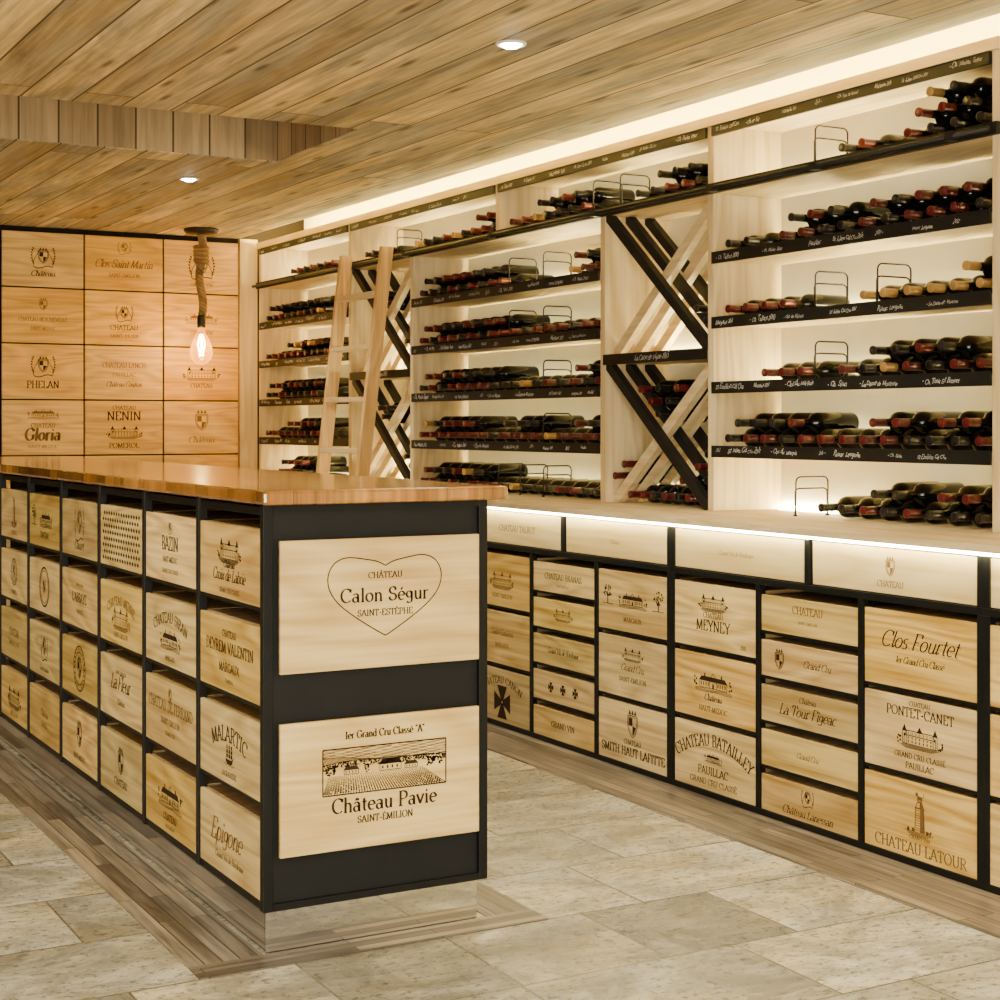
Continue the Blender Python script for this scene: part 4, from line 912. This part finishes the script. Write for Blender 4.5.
# ================================================================== LADDER
lx = lambda z: 3.482 + (z-.979)*.117
LY0, LY1 = 7.776, 8.316
ld = thing('ladder', 'light ash wood ladder leaning against the shelf rail', 'ladder', (lx(.979), (LY0+LY1)/2, .979))
tz0, tz1 = .979, 2.265; hd = .036
for y in (LY0, LY1):
    p = [(lx(tz0)-hd, tz0), (lx(tz0)+hd, tz0), (lx(tz1)+hd, tz1), (lx(tz1)-hd, tz1)]
    obj('side_rail', MB().prism(p, 'y', y-.016, y+.016), M['ladder'], ld, .004)
for z in (1.17, 1.448, 1.73, 2.015):
    obj('rung', MB().box(lx(z)-.04, lx(z)+.034, LY0+.0165, LY1-.0165, z-.013, z+.013), M['oak_y'], ld, .003)

# ================================================================== BACK WALL CRATE FRONTS
BACK = [
 [('shell emblem and small script', [E('crest',.56,.34), T('Château',.20,.10,.3,.35)]), ('crest above long slanted name', [E('crest',.8,.2), T('Clos Saint Martin',.42,.17,.74,.35,wt=.8), T('SAINT-EMILION',.24,.07,.4)]), ('wreathed crest', [E('crest',.52,.4), SC(.16,.3,.06)])],
 [('shield over long capitals', [E('shield',.7,.2), T('CHATEAU BEYCHEVELLE',.40,.1,.6), SC(.26,.3,.06)]), ('small dark emblem', [E('crest',.6,.26), T('CHATEAU',.28,.09,.36), SC(.16,.4,.06)]), ('château over one line', [E('manor',.55,.20), SC(.26,.3,.07)])],
 [('winged emblem', [E('crest',.62,.34), T('PHELAN',.2,.13,.4), ]), ('capitals and slanted line', [T('CHATEAU LYNCH',.6,.14,.56), T('Château Coutras',.24,.14,.46,.35), SC(.46,.5,.07)]), ('château drawing in the middle', [E('chateau',.52,.24), T('CHATEAU',.24,.08,.3)])],
 [('château above bold slanted name', [E('manor',.76,.18), T('CHATEAU',.5,.08,.3), T('Gloria',.27,.22,.44,.12,wt=1.5), SC(.15,.5,.06)]), ('capitals over a wide château', [T('CHATEAU',.84,.07,.4), T('NENIN',.64,.16,.44), E('chateau',.42,.22), T('POMEROL',.12,.09,.4)]), ('shield over script', [E('shield',.62,.34), SC(.26,.4,.12)])],
 [('upper edge only showing, left', []), ('upper edge only showing, middle', []), ('upper edge only showing, right', [])]]
RN = ['top','second','third','fourth','fifth']; CN = ['left','middle','right']
pxx, pz = .5055, .3445
for r in range(5):
    for c in range(3):
        d, ops = BACK[r][c]
        crate('crate_panel', f'pine crate front with {d}, {RN[r]} row, {CN[c]} column, back wall', (3.594-pxx*(2.5-c), YB-.0305, 2.50-pz*(r+1)+.004), 0, pxx-.010, pz-.009, .03, ops,
              'wall_crate', 'ink_pale' if (r+c) % 2 else 'ink', 'crate fronts covering the back wall')

# ================================================================== PENDANT + DOWNLIGHTS
PX, PY = 3.215, 9.60
pd = thing('pendant_lamp', 'hanging pendant lamp on thick twisted rope with glowing bulb', 'lamp', (PX, PY, CEIL))
obj('canopy', MB().lathe([(CEIL-.001,.0),(CEIL-.001,.105),(CEIL-.012,.108),(CEIL-.03,.095),(CEIL-.036,.03),(CEIL-.036,0)], 'z', 28, (PX,PY,0)), M['bronze'], pd, smooth=True)
rm = MB()
for s3 in range(3):
    pts = []
    for i in range(91):
        t = i/90; a = t*2*pi*7 + s3*2*pi/3; z = CEIL-.037 - t*.50
        sway = .012*math.sin(t*9)
        pts.append((PX+.0145*math.cos(a)+sway, PY+.0145*math.sin(a), z))
    rm.tube(pts, .013, 7)
for j in range(4):
    zc = CEIL-.12-j*.026
    rm.tube([(PX+.038*math.cos(2*pi*i/20), PY+.038*math.sin(2*pi*i/20), zc+.012*math.sin(2*pi*i/20)) for i in range(21)], .0135, 7)
obj('rope', rm, M['rope'], pd, smooth=True)
zb = CEIL-.535
obj('socket', MB().lathe([(zb,.0),(zb,.022),(zb-.03,.026),(zb-.075,.026),(zb-.08,.02),(zb-.08,0)], 'z', 18, (PX,PY,0)), M['bronze'], pd, smooth=True)
bz = zb-.081
bb = obj('bulb', MB().lathe([(bz,.0),(bz,.019),(bz-.03,.026),(bz-.07,.048),(bz-.12,.066),(bz-.16,.071),(bz-.195,.060),(bz-.222,.035),(bz-.232,.0)], 'z', 24, (PX,PY,0)), M['bulb'], pd, smooth=True)
fl = MB()
for i in range(6):
    a = i*pi/3
    fl.tube([(PX+.010*math.cos(a), PY+.010*math.sin(a), bz-.04), (PX+.026*math.cos(a), PY+.026*math.sin(a), bz-.10), (PX+.012*math.cos(a+.5), PY+.012*math.sin(a+.5), bz-.175)], .0030, 6)
obj('filament', fl, M['filament'], bb)
for i, (x, y) in enumerate(((2.515,4.448),(2.50,7.654))):
    t = thing('ceiling_spotlight', 'small recessed ceiling spotlight '+('nearer the shelves and camera' if i == 0 else 'beyond the ceiling recess'), 'spotlight', (x, y, CEIL), 0, 'recessed spotlights')
    obj('trim_ring', MB().lathe([(CEIL-.001,.036),(CEIL-.001,.050),(CEIL-.006,.049),(CEIL-.009,.042),(CEIL-.004,.036)], 'z', 24, (x,y,0)), M['white'], t, smooth=True)
    obj('lens', MB().lathe([(CEIL-.001,.0),(CEIL-.001,.035),(CEIL-.008,.033),(CEIL-.015,.022),(CEIL-.017,0)], 'z', 20, (x,y,0)), M['lens'], t)

# ================================================================== LIGHTS
def light(name, kind, loc, energy, col, rot=(0,0,0), **kw):
    l = bpy.data.lights.new(name, kind); l.energy = energy; l.color = col
    for k, v in kw.items(): setattr(l, k, v)
    o = bpy.data.objects.new(name, l); C.objects.link(o); o.location = loc; o.rotation_euler = rot
    return o
WARM = (1, .89, .62)
for x in (2.5, .3):
    for y in (-.2, 1.25, 4.448, 7.654):
        light('spot_lamp', 'SPOT', (x, y, CEIL-.025), 170, WARM, spot_size=2.4, spot_blend=.8, shadow_soft_size=.06)
light('room_fill', 'AREA', (-.3, -1.2, 2.2), 135, (1,.95,.82), (math.radians(62),0,math.radians(-22)), shape='RECTANGLE', size=2.6, size_y=1.2)  # added soft fill behind the camera, not a fixture of the room
light('bounce_fill', 'AREA', (-.6, -1.0, .9), 250, (1,.92,.70), (math.radians(122),0,math.radians(-24)), shape='RECTANGLE', size=2.2, size_y=1.0)  # added fill aimed upward to brighten the ceiling, no fixture there
light('bulb_lamp', 'POINT', (PX, PY, bz-.13), 26, (1,.64,.24), shadow_soft_size=.02)
w = bpy.data.worlds.new('World'); scene.world = w; w.use_nodes = True
bg = w.node_tree.nodes['Background']; bg.inputs[0].default_value = (1,.95,.84,1); bg.inputs[1].default_value = .45

# ================================================================== CAMERA
cam = bpy.data.cameras.new('Camera'); co = bpy.data.objects.new('Camera', cam); C.objects.link(co)
co.location = (0,0,CAMZ); co.rotation_euler = (pi/2, 0, -TH)
cam.sensor_width = 36; cam.lens = 36*F/1000; cam.shift_y = -.075; cam.clip_start = .05
scene.camera = co
